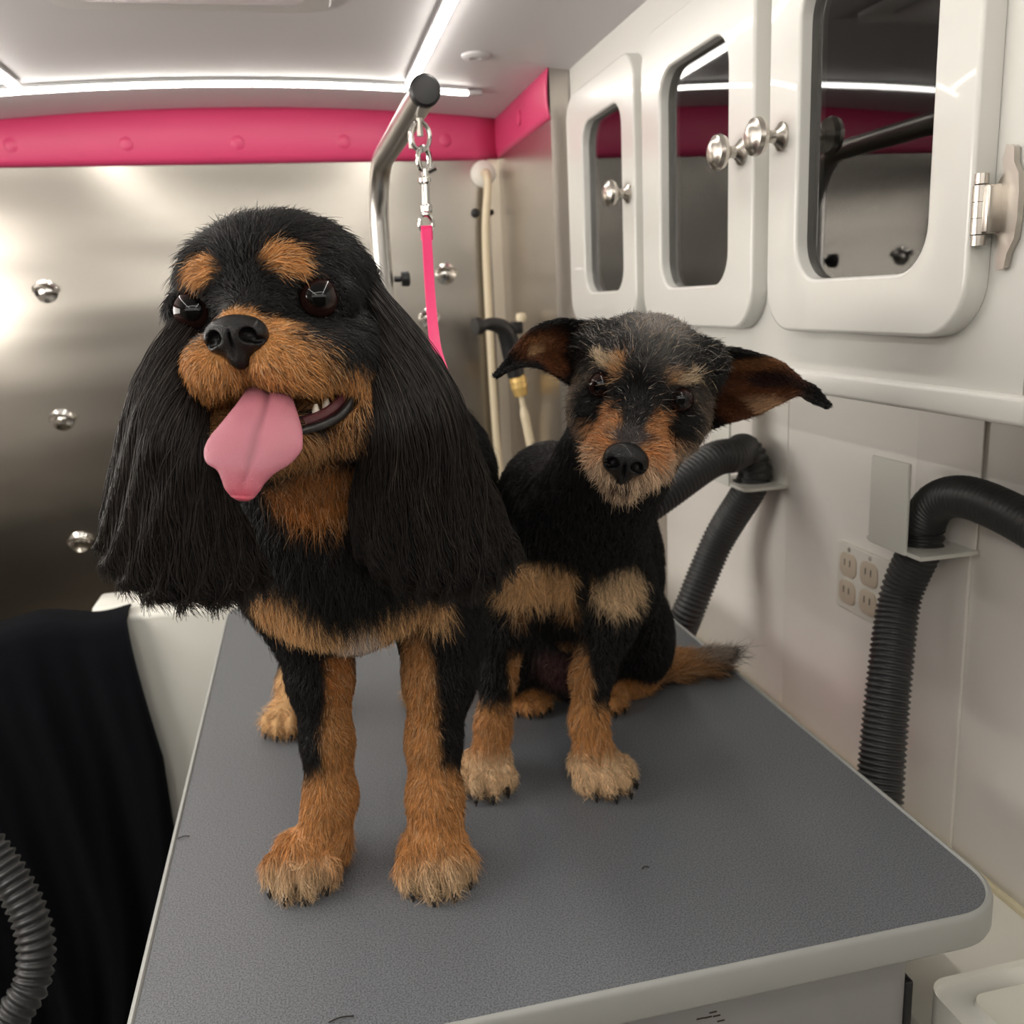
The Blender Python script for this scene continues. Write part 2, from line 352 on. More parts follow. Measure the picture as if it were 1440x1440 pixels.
# towel over the rim
def towel():
    nu, nv = 90, 60; vs = []; fs = []
    for layer in (0, 1):
        for j in range(nv + 1):
            t = j / nv
            for i in range(nu + 1):
                a = i / nu
                x_r = -.307 + .030 * min(t * 2.6, 1) ** 1.5 - .10 * max(0, t - .72) ** 1.2 * 2.2
                x_l = -.80 + .20 * min(1, t * 1.1)
                x = x_l + (x_r - x_l) * a
                fold = math.sin(a * 27 + 1.8 * math.sin(t * 2.2 + a * 4)) * (.006 + .014 * t) + math.sin(a * 61 + t * 3) * .003
                s = t * 1.02 - .10
                if s < 0:      # laid over the rim and down inside
                    ang = -s / .10; y = 1.440 + .055 * ang; z = ZR + .006 + .003 * math.sin(ang * 3)
                    y = min(y, 1.495); 
                else:
                    y = 1.432 - .004 + min(0, 0) ; z = ZR + .005 - s * .78
                    y -= .012 * (1 - math.exp(-s * 30))
                y += fold * min(1, max(.12, s * 6)) - layer * .006
                z += .006 * math.sin(a * 19) * (s < .05)
                vs.append((x, min(y, 1.51) if s < 0 else min(y, 1.438), z + (layer * .006 if s < .01 else 0)))
    n1 = (nu + 1) * (nv + 1)
    for j in range(nv):
        for i in range(nu):
            a = j * (nu + 1) + i; b = a + 1; c = b + nu + 1; d = a + nu + 1
            fs.append((a, b, c, d)); fs.append((a + n1, d + n1, c + n1, b + n1))
    for i in range(nu):
        for j, fl in ((0, 0), (nv, 1)):
            a = j * (nu + 1) + i; q = (a, a + n1, a + 1 + n1, a + 1); fs.append(q if fl else q[::-1])
    for j in range(nv):
        for i in (0, nu):
            a = j * (nu + 1) + i; d = a + nu + 1; fs.append((a, d, d + n1, a + n1))
    return link('towel', vs, fs, 'towel')
tag(towel(), 'black towel hanging in folds over the white tub rim', 'towel')
# ribbed hose builder: tube with real corrugation
def ribbed(name, pts, r, label=None, pitch=.0062, depth=.0022, parent=None, taper=None, m='hose'):
    P = spline(pts, 400); L = np.r_[0, np.cumsum(np.linalg.norm(np.diff(P, axis=0), axis=1))]; n = int(L[-1] / pitch * 6)
    s = np.linspace(0, L[-1], n); Q = np.stack([np.interp(s, L, P[:, k]) for k in range(3)], 1)
    rr = (r if taper is None else np.interp(s / L[-1], [0, 1], [r, taper])) + depth * (.5 * np.cos(2 * math.pi * s / pitch) - .5)
    o = MB().tube(Q, rr, 28).build(name, m, parent, True, None)
    if label: tag(o, label, 'hose')
    return o
ribbed('dryer_hose', [(-1.04, 1.02, CZ - .35), (-.72, 1.0, CZ - .36), (-.50, .97, CZ - .41), PY(-70, 1150, .95), PY(-10, 1200, .93), PY(42, 1290, .90), PY(48, 1370, .88), PY(5, 1450, .86), (-.48, .80, CZ - .84), (-.60, .70, CZ - 1.05), (-.70, .60, .03), (-.78, .45, .022)], .0185, 'black ribbed dryer hose curving in front of the black towel', pitch=.0085, depth=.004)

# ------------------------------------------------------------------ grooming table
tbl = empty('grooming_table', (.156, .94, 0), 'low grooming table with pebbled dark grey top under both dogs', 'table')
ol = rrect(-.150, .462, .484, 1.405, .045, 10)
put = lambda p, d: (p[0], p[1], TZ - d)
prism(MB(), ol, put, [(.024, .0025), (.0009, .0025), (0, .0035)]).build('table_top', 'table', tbl)
def ringmb(ol, z0, z1):
    P = np.array(ol); n = len(P); e = np.roll(P, -1, 0) - np.roll(P, 1, 0); nr = np.stack([e[:, 1], -e[:, 0]], 1); nr /= np.linalg.norm(nr, axis=1)[:, None]
    prof = [(-.0025, .0006), (-.0015, .0012), (.0006, .0004), (.0016, -.0012), (.0022, -.003), (.0023, -.0225), (.0014, -.0248), (-.0006, -.0258), (-.0035, -.0262), (-.0035, -.001)]
    vs = []; fs = []; m = len(prof)
    for i in range(n):
        for (o, z) in prof: q = P[i] + nr[i] * o; vs.append((q[0], q[1], TZ + z))
    for i in range(n):
        for k in range(m): i2 = (i + 1) % n; k2 = (k + 1) % m; fs.append((i * m + k, i2 * m + k, i2 * m + k2, i * m + k2))
    return link('edge_moulding', vs, fs, 'trim', tbl, True, 50)
ringmb(ol, 0, 0)
prism(MB(), rrect(-.05, .398, .505, 1.30, .020), put, [(.112, .003), (.109, 0), (.052, 0), (.043, .0012), (.036, .004), (.031, .0085), (.0268, .016)]).build('housing', 'tabgrey', tbl)
MB().box((-.048, .508, TZ - .2), (.397, 1.29, TZ - .110), .004).build('lower_housing', 'tabgrey', tbl)
MB().box((.06, .62, .04), (.34, 1.18, TZ - .2), .01).build('pedestal', 'tabgrey', tbl)
MB().box((-.06, .52, 0), (.42, 1.30, .04), .008).build('foot_plate', 'black', tbl)
MB().box((.396, .515, TZ - .15), (.404, .56, TZ - .075), .002).build('bracket', 'black', tbl)
# scuff marks on the housing
sc_ = MB(); 
for a, b in ((985, 1433), (996, 1431), (1008, 1429), (1014, 1436), (1003, 1424)):
    p = PY(a, b, .5045); sc_.box(p + V(-.0028, 0, -.0004), p + V(.0028, .002, .0005))
sc_.build('chipped_paint', mat('chipped_paint', (.05, .035, .02), .7), tbl)

# grooming arm: pole with a bend, clamp, end cap
arm = empty('leash_post', (.118, 1.33, TZ), 'bent steel grooming arm rising behind the table with black end cap', 'arm')
pz = CZ + .186; bend = []
px, py = .118, 1.33
for a in np.linspace(0, 90, 10): bend.append((px + .006 * a / 90, py - .075 * (1 - math.cos(math.radians(a))), pz - .075 + .075 * math.sin(math.radians(a))))
pts = [(px, py, TZ + .001), (px, py, CZ - .02)] + [tuple(b) for b in bend] + [(px + .008, 1.1, pz), (px + .010, .880, pz)]
MB().tube(pts, .0135, 24).build('pole', 'pole', arm)
MB().tube([(px, py, TZ + .001), (px, py, CZ - .01)], .0165, 24).build('sleeve', 'pole', arm)
MB().lathe((px + .010, .884, pz), (0, -1, 0), [(0, .0142), (.006, .0142), (.0085, .012), (.009, .008), (.009, 0)]).build('end_cap', 'black', arm)
MB().box((px - .022, py - .02, TZ), (px + .022, py + .02, TZ + .03), .004).build('clamp', 'black', arm)
for s in (-1, 1):
    MB().lathe((px + s * .015, py, CZ + .035), (s, 0, 0), [(0, .004), (.010, .004), (.0101, .010), (.020, .011), (.022, .008), (.022, 0)]).build('thumb_screw', 'black', arm)
for y in (.93, 1.0):
    MB().tube([(px + .01, y, pz - .012), (px + .01, y, pz - .03)], .003, 8).build('hook_pin', 'nickel', arm)
# leash: snap hook and pink cord
hx = px + .010; lz = pz - .014
lsh = empty('grooming_leash', (hx, .93, lz), 'hot pink grooming leash with chrome snap hook hanging from the steel arm', 'leash')
def ring3(c, rx, rz, th=.0022, n=22, ax=V(1, 0, 0)):
    return [np.array(c) + ax * rx * math.cos(a) + V(0, 0, rz * math.sin(a)) for a in np.linspace(0, 2 * math.pi, n)]
MB().tube(ring3((hx, .93, lz - .016), .009, .013), .0022, 10, False).build('ring', 'chrome', lsh)
hk = MB(); hk.tube(ring3((hx + .002, .93, lz - .037), .0075, .011, ax=V(.8, .5, 0)), .0026, 10, False); hk.tube([(hx + .002, .93, lz - .046), (hx + .001, .93, lz - .088)], .0042, 12)
hk.lathe((hx + .0015, .93, lz - .052), (0, 0, -1), [(0, .004), (.002, .0065), (.006, .0065), (.008, .004), (.026, .004), (.028, .006), (.033, .006), (.035, .003)])
hk.tube([(hx + .006, .93, lz - .048), (hx + .013, .928, lz - .045)], .0025, 8); hk.build('snap_hook', 'chrome', lsh)
MB().tube(ring3((hx, .93, lz - .096), .0062, .0085), .0022, 10, False).build('swivel_ring', 'chrome', lsh)
lp = [V(hx, .93, lz - .100), PY(600, 330, .92), PY(604, 400, .885), PY(608, 450, .84), PY(613, 490, .785), PY(622, 520, .74)]
# flat webbing
P = spline(lp, 40); mb = MB(); vs = []; fs = []
for i, p in enumerate(P):
    for a, b in ((-1, -1), (1, -1), (1, 1), (-1, 1)): vs.append(p + V(a * .0045, b * .0024, 0))
for i in range(39):
    for k in range(4): a = i * 4 + k; b = i * 4 + (k + 1) % 4; fs.append((a, b, b + 4, a + 4))
fs += [(3, 2, 1, 0), (156, 157, 158, 159)]
mb.add(vs, fs).build('cord', 'leash', lsh, True, 60)
mb = MB().box(P[0] + V(-.0056, -.0035, -.012), P[0] + V(.0056, .0035, .002), .001); mb.build('cord_loop', 'leash', lsh)

# ------------------------------------------------------------------ shower hose, sprayer
pp = empty('shower_pipe', (.396, 1.92, CZ + .25), 'cream pipe dropping from a round white flange on the steel wall', 'pipe')
c0 = V(.394, YB, CZ + .253)
MB().lathe(c0, (0, -1, 0), [(0, .027), (.004, .027), (.010, .020), (.012, .012), (.012, 0)]).build('flange', 'outlet', pp)
MB().tube(spline([c0 + V(0, -.01, .0), c0 + V(0, -.03, -.004), c0 + V(0, -.036, -.03), PY(683, 330, 1.915), PY(688, 450, 1.915), PY(697, 600, 1.91), PY(707, 700, 1.90), PY(712, 780, 1.88)], 60), .0085, 14).build('pipe', 'cream', pp)
sp = empty('shower_sprayer', (.38, 1.71, CZ - .06), 'black trigger sprayer with brass coupling hanging in the steel corner', 'sprayer')
MB().tube(spline([PY(672, 459, 1.680), PY(690, 456, 1.690), PY(708, 462, 1.700), PY(716, 480, 1.710), PY(722, 510, 1.715), PY(726, 530, 1.715)], 24), list(np.interp(np.linspace(0, 1, 24), [0, .1, .5, .7, 1], [.015, .010, .018, .019, .016])), 16).build('handle', 'black', sp)
MB().lathe(PY(670, 459, 1.680), PY(690, 456, 1.690) - PY(670, 459, 1.680), [(-.004, .012), (-.004, .016), (.008, .016), (.010, .011)], 16).build('nozzle', 'black', sp)
MB().box(PY(716, 470, 1.720), PY(736, 452, 1.700), .004).build('holder', 'black', sp)
MB().lathe(PY(733, 452, 1.690), (0, 0, 1), [(0, .009), (.006, .011), (.014, .009), (.017, 0)], 14).build('dial', 'cream', sp)
a, b = PY(727, 528, 1.715), PY(733, 556, 1.715); ax = b - a; LL = float(np.linalg.norm(ax))
MB().lathe(a, ax, [(0, .015), (LL * .3, .017), (LL * .32, .0155), (LL * .6, .0165), (LL * .62, .015), (LL, .013)], 18).build('coupling', 'brass', sp)
MB().tube(spline([b, PY(738, 585, 1.715), PY(746, 625, 1.710), PY(755, 690, 1.700)], 24), list(np.interp(np.linspace(0, 1, 24), [0, .2, .3, 1], [.006, .006, .009, .009])), 12).build('supply_hose', 'cream', sp)

# ------------------------------------------------------------------ wall cabinet with glazed doors
XD, XF = .44, .458
cabt = empty('wall_cabinet', (XF, 1.0, CZ), 'long white wall cabinet with three glazed doors above the wall hoses', 'cabinet')
doors = ((1.19, 1.497), (.862, 1.163), (.553, .832))
zt = CZ + .375
mb = MB()
# carcass: face frame pieces around door apertures, back, shelf, ends
zb = CZ - .078
ys = [.515, .60, .778, .92, 1.102, 1.24, 1.42, 1.515]
for k in (0, 2, 4, 6): mb.box((XF, ys[k], zb), (XF + .016, ys[k + 1], zt))
for k in (1, 3, 5): mb.box((XF, ys[k], zb), (XF + .016, ys[k + 1], CZ + .003)).box((XF, ys[k], CZ + .254), (XF + .016, ys[k + 1], zt))
mb.box((XF + .016, 1.50, zb), (XW - .002, 1.529, zt)).box((XF, 1.515, zb), (XF + .016, 1.529, zt)); mb.build('face_frame', 'white', cabt, False)
MB().box((XF + .016, .515, zb), (XW - .002, 1.515, zb + .015)).box((XF + .016, .515, zb), (XW - .002, .53, zt)).box((XW - .012, .515, zb), (XW - .002, 1.515, zt)).build('carcass', 'inner', cabt, False)
MB().box((XF + .018, .53, CZ + .12), (XW - .013, 1.50, CZ + .132)).build('shelf', 'inner', cabt, False)
MB().box((XF - .005, .507, CZ - .098), (XW - .007, 1.529, CZ - .0775), .004).build('bottom_rail', 'white', cabt)
def plate_with_hole(mb, out, hole, put, front, back, bev=.005):
    n = len(out)
    P = np.array(out); H = np.array(hole)
    def nrm(P): e = np.roll(P, -1, 0) - np.roll(P, 1, 0); r = np.stack([e[:, 1], -e[:, 0]], 1); return r / np.linalg.norm(r, axis=1)[:, None]
    nP, nH = nrm(P), nrm(H)
    rows = [(P, back), (P, front + bev), (P - nP * bev * .3, front + bev * .3), (P - nP * bev, front),
            (H + nH * bev * 1.0, front), (H + nH * bev * .3, front + bev * .3), (H, front + bev), (H, back)]
    vs = []; fs = []
    for q, d in rows:
        for p in q: vs.append(put(p, d))
    m = len(rows)
    for i in range(m):
        for k in range(n): k2 = (k + 1) % n; i2 = (i + 1) % m; fs.append((i * n + k, i * n + k2, i2 * n + k2, i2 * n + k))
    return mb.add(vs, fs)
putx = lambda p, d: (d, p[0], p[1])
oph = ((1.24, 1.417), (.918, 1.102), (.598, .779))
for k in range(3):
    (y0, y1), (h0, h1) = doors[k], oph[k]
    dm = MB(); plate_with_hole(dm, rrect(y0, y1, CZ - .041, CZ + .305, .042), rrect(h0, h1, CZ + .005, CZ + .252, .034), putx, XD, XF - .0005, .0035)
    d = flat_normals(dm.build('door', 'white', cabt, True, 60))
    prism(MB(), rrect(h0 - .006, h1 + .006, CZ - .001, CZ + .258, .03), lambda p, q: (q, p[0], p[1]), [(XF - .006, 0), (XF - .003, 0)]).build('glass_pane', 'glass', d, False)
    ky = (1.262 - .045, .895, .812)[k] if k != 0 else 1.213
    kz = CZ + (.130, .131, .132)[k]; ky = (1.213, .885, .806)[k]
    MB().lathe((XD, ky, kz), (-1, 0, 0), [(0, .0125), (.002, .0125), (.004, .0095), (.008, .0058), (.013, .0055), (.017, .010), (.020, .0152), (.0245, .0172), (.029, .0160), (.0305, .0135), (.0315, .0125), (.0335, .009), (.0345, 0)], 32).build('knob', 'nickel', d)
# hinge on the near side of the third door
d3 = [o for o in cabt.children if o.name.startswith('door')][-1]
hz = CZ + .043; K_ = .76; hy = .549
hq = lambda y: hy + (y - .541) * K_
h = MB()
for q0, q1, rr in ((-.030, -.0215, .0045), (.0215, .030, .0045), (-.0205, -.0075, .0053), (-.0070, .0062, .0053), (.0067, .0200, .0053)): h.tube([(XD + .004, hy, hz + q0 * K_), (XD + .004, hy, hz + q1 * K_)], rr, 16)
h.box((XD + .002, hq(.528), hz - .0205 * K_), (XF, hy, hz + .020 * K_), .0015)
out = [(.529, -.052), (.5215, -.050), (.519, -.038), (.512, -.026), (.510, -.010), (.510, .012), (.512, .026), (.518, .036), (.519, .048), (.5265, .051), (.530, .040), (.527, .028), (.533, .021), (.533, -.021), (.528, -.028), (.531, -.040)]
prism(h, [(hq(a), hz + b * K_) for a, b in out], lambda p, q: (q, p[0], p[1]), [(XF - .001, 0), (XF - .0045, 0), (XF - .006, .0008)])
h.build('hinge', 'nickel', d3, True, 40)
# tall neighbour cabinet at the picture's right edge
nb = empty('corner_cabinet', (XF, .3, CZ), 'white cabinet with rounded door cut by the right picture edge', 'cabinet')
MB().box((XF, -.2, CZ - .16), (XW - .002, .503, zt), .003).build('body', 'white', nb)
prism(MB(), rrect(-.16, .486, CZ - .112, CZ + .32, .05), lambda p, q: (q, p[0], p[1]), [(XF - .0005, 0), (XD + .002, 0), (XD, .004)]).build('door', 'white', nb, True, 60)

# ------------------------------------------------------------------ counter, hoses and brackets on the right wall
ZK = CZ - .59
ct = empty('side_counter', (.53, .8, 0), 'cream white counter between the grooming table and the right wall', 'counter')
MB().box((.436, -.2, ZK - .03), (XW - .002, 1.530, ZK), .003).build('worktop', mat('cream_counter', (.90, .88, .80), .35), ct)
MB().box((.446, -.2, .0), (XW - .002, 1.528, ZK - .03)).build('cabinet_body', 'white', ct, False)
MB().tube([(XW - .0065, -.2, ZK + .001), (XW - .0065, 1.528, ZK + .001)], .0045, 8).build('sealant_bead', 'strip', ct)
def bracket(y0, y1, zs, label, up0, up1, upz):
    b = empty('hose_bracket', (XW, (y0 + y1) / 2, zs), label, 'bracket', 'white hose brackets on the wall')
    MB().box((XW - .0056, y0, zs), (XW - .0041, y1 + .03, zs + .175), .0005).build('wall_plate', 'wallw', b)
    # shelf with a round hole for the hose
    cx, cy, r = .588, (y0 + y1) / 2 + .012, .0265
    out = [(.552, y0), (.552, y1), (XW - .004, y1), (XW - .004, y0)]
    n = 48; P = []; H = []
    lo = np.array([.552, y0 - .004]); hi = np.array([XW - .004, y1 + .022])
    for k in range(n):
        a = 2 * math.pi * k / n + .01; dx, dy = math.cos(a), math.sin(a)
        H.append((cx + r * dx, cy + r * dy))
        tt = min(((hi[0] - cx) / dx if dx > 0 else (lo[0] - cx) / dx), ((hi[1] - cy) / dy if dy > 0 else (lo[1] - cy) / dy)); P.append((cx + tt * dx, cy + tt * dy))
    plate_with_hole(MB(), P, H, lambda p, q: (p[0], p[1], q), zs + .002, zs - .002, .0) .build('shelf', 'tubw', b, False)
    MB().box((.549, up0, zs - .002), (.553, up1, upz), .0018).build('upright', 'tubw', b)
    MB().lathe((XW - .004, y0 + .012, zs + .15), (-1, 0, 0), [(0, .006), (.002, .005), (.0025, 0)], 12).build('screw', 'nickel', b)
    return cx, cy
cx, cy = bracket(.735, .800, CZ - .259, 'near white hose bracket with tall upright, in front of the outlet', .752, .812, CZ - .170)
ribbed('vacuum_hose', [(.500, .700, ZK + .026), PX(1236, 1130, .515), PX(1250, 960, .545), PX(1266, 840, .575), (cx, cy, CZ - .262), (cx, cy - .002, CZ - .238), (cx - .002, cy - .022, CZ - .212), (cx - .004, cy - .062, CZ - .198), (cx - .004, .66, CZ - .202), (cx - .006, .58, CZ - .218), (cx - .006, .50, CZ - .235)], .0240,
       'black ribbed hose bending over the near bracket and out of frame', pitch=.0058, depth=.0028, taper=.0180)
cx, cy = bracket(1.095, 1.165, CZ - .262, 'far white hose bracket behind the small dog', 1.135, 1.19, CZ - .150)
ribbed('vacuum_hose', [PX(945, 915, .495), PX(968, 860, .505), PX(1010, 760, .555), (cx, cy, CZ - .265), (cx, cy, CZ - .235), (cx - .010, cy + .006, CZ - .218), PY(1032, 640, 1.115), PY(1000, 648, 1.10), PY(940, 690, 1.08), PY(880, 735, 1.07), PY(820, 800, 1.08), PY(780, 880, 1.12)], .0235,
       'black ribbed hose looping through the far bracket behind the small dog', pitch=.0062, depth=.0026)
# outlet
ot = empty('wall_outlet', (XW, .92, CZ - .34), 'ivory double electrical outlet on the wall left of the near hose', 'outlet')
yo0, yo1, zo0, zo1 = .845, .962, CZ - .385, CZ - .303
MB().box((XW - .010, yo0, zo0), (XW - .004, yo1, zo1), .002).build('cover_plate', 'outlet', ot)
for yy in (.935, .905, ):
    pass
for yy in (.938, .896):
    for zz in (CZ - .328, CZ - .362):
        f = prism(MB(), rrect(yy - .0165, yy + .0165, zz - .0145, zz + .0145, .010), lambda p, q: (q, p[0], p[1]), [(XW - .0095, 0), (XW - .0115, 0), (XW - .012, .001)]).build('receptacle', 'outface', ot)
        s = MB(); s.box((XW - .0123, yy - .006, zz - .001), (XW - .0119, yy - .0045, zz + .007)); s.box((XW - .0123, yy + .0045, zz - .001), (XW - .0119, yy + .006, zz + .007)); s.build('slot', 'black', f, False)
    MB().lathe((XW - .010, yy, zo1 - .006), (-1, 0, 0), [(0, .003), (.0012, .002), (.0013, 0)], 10).build('screw', 'nickel', ot)
# white moulded tray at the lower right corner
p0 = PZ(1318, 1412, ZK + .05)
tr = empty('wire_tray', (p0[0] + .04, p0[1] - .04, ZK), 'white moulded plastic tray on the counter, cut by the bottom right corner', 'tray')
tx0, ty1 = p0[0], p0[1] + .012
plate_with_hole(MB(), rrect(tx0 - .004, XW - .008, ty1 - .20, ty1, .018), rrect(tx0 + .020, XW - .016, ty1 - .19, ty1 - .022, .010), lambda p, q: (p[0], p[1], q), ZK + .055, ZK + .0006, .006).build('rim', 'tubw', tr, True, 40)
MB().box((tx0 + .0, ty1 - .19, ZK + .0008), (XW - .012, ty1 - .01, ZK + .006)).build('floor_panel', 'tubw', tr)
hr = MB(); hr.tube(spline([PZ(1340, 1375, ZK + .002), PZ(1375, 1385, ZK + .004), PZ(1398, 1394, ZK + .002)], 12), .0005, 5); hr.tube(spline([PZ(1355, 1380, ZK + .002), PZ(1380, 1380, ZK + .004), PZ(1400, 1392, ZK + .002)], 12), .0005, 5)
hair = hr.build('loose_hair', 'claw'); tag(hair, 'wisp of loose grey dog hair on the cream counter', 'hair'); hair['kind'] = 'stuff'
# loose black clipping specks on the table
for k, (u, v, lb) in enumerate(((908, 1221, 'tiny black hair clipping on the table right of the front paws'), (258, 1178, 'tiny black hair clipping near the left table edge'), (480, 1434, 'curled black hair clipping at the bottom picture edge'))):
    p = PZ(u, v, TZ + .001); ln = (.003, .005, .008)[k]
    tag(MB().tube(spline([p + V(-ln, 0, 0), p + V(0, .0015, .0006), p + V(ln, .001, 0)], 8), .0005, 6).build('hair_clipping', 'claw'), lb, 'hair clipping')

pt = MB().box((.470, .84, ZK + .001), (.545, 1.20, ZK + .014), .006).box((.472, .845, ZK + .013), (.543, 1.195, ZK + .026), .006).build('pink_bounce_towel', mat('pink_bounce', (.80, .10, .20), .9, bump=.6, bscale=600))  # hidden towel added to throw pink light onto the right wall
tag(pt, 'unseen pink towel added behind the table edge to bounce pink on the wall', 'towel')

# unseen dryer prop left of the frame, added for the cabinet glass to mirror
dr = empty('dryer_prop', (-.72, 1.9, CZ + .08), 'black dryer prop added beyond the left picture edge for the cabinet glass to mirror', 'dryer')
MB().box((-.80, 1.80, CZ - .02), (-.64, 1.948, CZ + .16), .012).build('housing', 'black', dr)
MB().lathe((-.75, 1.80, CZ + .09), (0, -1, 0), [(0, .035), (.02, .035), (.024, .03), (.024, 0)]).lathe((-.68, 1.80, CZ + .11), (0, -1, 0), [(0, .022), (.03, .020), (.03, 0)]).build('air_inlet', 'black', dr)
MB().box((-.795, 1.797, CZ + .01), (-.645, 1.801, CZ + .025), .001).build('stripe', 'pink', dr)
# ------------------------------------------------------------------ organic modelling: smooth distance fields -> one continuous mesh, with groomed fur strands
class Field:
    def __init__(s, lo, hi, h):
        s.lo = np.array(lo, float); s.h = h; s.n = np.ceil((np.array(hi) - s.lo) / h).astype(int) + 1
        s.F = np.full(s.n, 1.0, np.float32)
        s.ax = [s.lo[i] + h * np.arange(s.n[i]) for i in range(3)]
    def _blk(s, a, b):
        i0 = np.clip(np.floor((a - s.lo) / s.h).astype(int), 0, s.n - 1); i1 = np.clip(np.ceil((b - s.lo) / s.h).astype(int) + 1, 1, s.n)
        sl = tuple(slice(i0[k], max(i1[k], i0[k] + 1)) for k in range(3))
        X = s.ax[0][sl[0]][:, None, None]; Y = s.ax[1][sl[1]][None, :, None]; Z = s.ax[2][sl[2]][None, None, :]
        return sl, X, Y, Z
    def _op(s, sl, d, k, op):
        f = s.F[sl]; d = d.astype(np.float32)
        if op == 'add': hh = np.clip(.5 + .5 * (f - d) / k, 0, 1); r = f + (d - f) * hh - k * hh * (1 - hh); r = np.minimum(r, np.minimum(f, d) + 0) if k < 1e-6 else r
        else: hh = np.clip(.5 - .5 * (f + d) / k, 0, 1); r = f + (-d - f) * hh + k * hh * (1 - hh)
        s.F[sl] = r
    def ell(s, c, r, R=None, k=.012, op='add'):
        c = np.array(c, float); r = np.array(r, float) * np.ones(3); m = (r.max() + 2.5 * k + .01)
        if R is None: ext = r + 2.5 * k + .01
        else: ext = np.sqrt(((R * r) ** 2).sum(1)) + 2.5 * k + .01
        sl, X, Y, Z = s._blk(c - ext, c + ext); X = X - c[0]; Y = Y - c[1]; Z = Z - c[2]
        if R is None: a, b, g = X / r[0], Y / r[1], Z / r[2]; a2, b2, g2 = a / r[0], b / r[1], g / r[2]
        else:
            l = [R[0, j] * X + R[1, j] * Y + R[2, j] * Z for j in range(3)]; a, b, g = l[0] / r[0], l[1] / r[1], l[2] / r[2]; a2, b2, g2 = a / r[0], b / r[1], g / r[2]
        k0 = np.sqrt(a * a + b * b + g * g); k1 = np.sqrt(a2 * a2 + b2 * b2 + g2 * g2) + 1e-6
        s._op(sl, k0 * (k0 - 1) / k1, k, op); return s
    def cone(s, a, b, ra, rb, k=.012, op='add'):
        a = np.array(a, float); b = np.array(b, float); m = max(ra, rb) + 2.5 * k + .01
        sl, X, Y, Z = s._blk(np.minimum(a, b) - m, np.maximum(a, b) + m); ba = b - a
        X = X - a[0]; Y = Y - a[1]; Z = Z - a[2]; t = np.clip((X * ba[0] + Y * ba[1] + Z * ba[2]) / (ba @ ba), 0, 1)
        d = np.sqrt((X - t * ba[0]) ** 2 + (Y - t * ba[1]) ** 2 + (Z - t * ba[2]) ** 2) - (ra + (rb - ra) * t)
        s._op(sl, d, k, op); return s
    def mesh(s, relax=2):
        F = s.F; S = F < 0; n = s.n
        c = S[:-1, :-1, :-1].astype(np.int8)
        for dx in (0, 1):
            for dy in (0, 1):
                for dz in (0, 1):
                    if dx or dy or dz: c = c + S[dx:n[0] - 1 + dx, dy:n[1] - 1 + dy, dz:n[2] - 1 + dz]
        act = np.argwhere((c > 0) & (c < 8)); idx = np.full(n - 1, -1, np.int64); idx[tuple(act.T)] = np.arange(len(act))
        acc = np.zeros((len(act), 3)); cnt = np.zeros(len(act)); cor = [(x, y, z) for x in (0, 1) for y in (0, 1) for z in (0, 1)]
        for p in cor:
            for ax in range(3):
                if p[ax] == 0:
                    q = list(p); q[ax] = 1; A = F[tuple((act + p).T)]; B = F[tuple((act + q).T)]; m = (A < 0) != (B < 0)
                    t = np.where(m, A / np.where(m, A - B, 1), 0); v = np.tile(np.array(p, float), (len(act), 1)); v[:, ax] = t
                    acc[m] += v[m]; cnt[m] += 1
        V_ = s.lo + (act + acc / cnt[:, None]) * s.h; quads = []
        for ax in range(3):
            o1, o2 = (ax + 1) % 3, (ax + 2) % 3; sl0 = [slice(1, n[k] - 1) for k in range(3)]; sl0[ax] = slice(0, n[ax] - 1); sl1 = list(sl0); sl1[ax] = slice(1, n[ax])
            A = S[tuple(sl0)]; B = S[tuple(sl1)]; e = np.argwhere(A != B); base = np.array([1, 1, 1]); base[ax] = 0; fl = A[tuple(e.T)]; e = e + base
            def g(a, b): q = e.copy(); q[:, o1] -= a; q[:, o2] -= b; return idx[tuple(q.T)]
            Q = np.stack([g(1, 1), g(0, 1), g(0, 0), g(1, 0)], 1); Q[~fl] = Q[~fl][:, ::-1]; quads.append(Q)
        Q = np.vstack(quads); Q = Q[(Q >= 0).all(1)]
        for _ in range(relax):
            a = np.zeros_like(V_); ct_ = np.zeros(len(V_))
            for i in range(4):
                np.add.at(a, Q[:, i], V_[Q[:, (i + 1) % 4]]); np.add.at(ct_, Q[:, i], 1); np.add.at(a, Q[:, (i + 1) % 4], V_[Q[:, i]]); np.add.at(ct_, Q[:, (i + 1) % 4], 1)
            V_ = .4 * V_ + .6 * a / ct_[:, None]
        return V_, Q
def fast_mesh(name, Vv, Q, m, parent, cols=None):
    me = bpy.data.meshes.new(name); me.vertices.add(len(Vv)); me.vertices.foreach_set('co', Vv.astype(np.float32).ravel())
    me.loops.add(Q.size); me.loops.foreach_set('vertex_index', Q.astype(np.int32).ravel()); me.polygons.add(len(Q))
    me.polygons.foreach_set('loop_start', np.arange(0, Q.size, 4, dtype=np.int32)); me.polygons.foreach_set('use_smooth', np.ones(len(Q), bool))
    me.update(calc_edges=True); me.validate()
    if cols is not None:
        at = me.attributes.new('fur_col', 'FLOAT_COLOR', 'POINT'); at.data.foreach_set('color', np.c_[cols, np.ones(len(cols))].astype(np.float32).ravel())
    o = bpy.data.objects.new(name, me); COL.objects.link(o); me.materials.append(M[m] if isinstance(m, str) else m)
    if parent is not None: o.parent = parent; o.matrix_parent_inverse = parent.matrix_world.inverted()
    return o
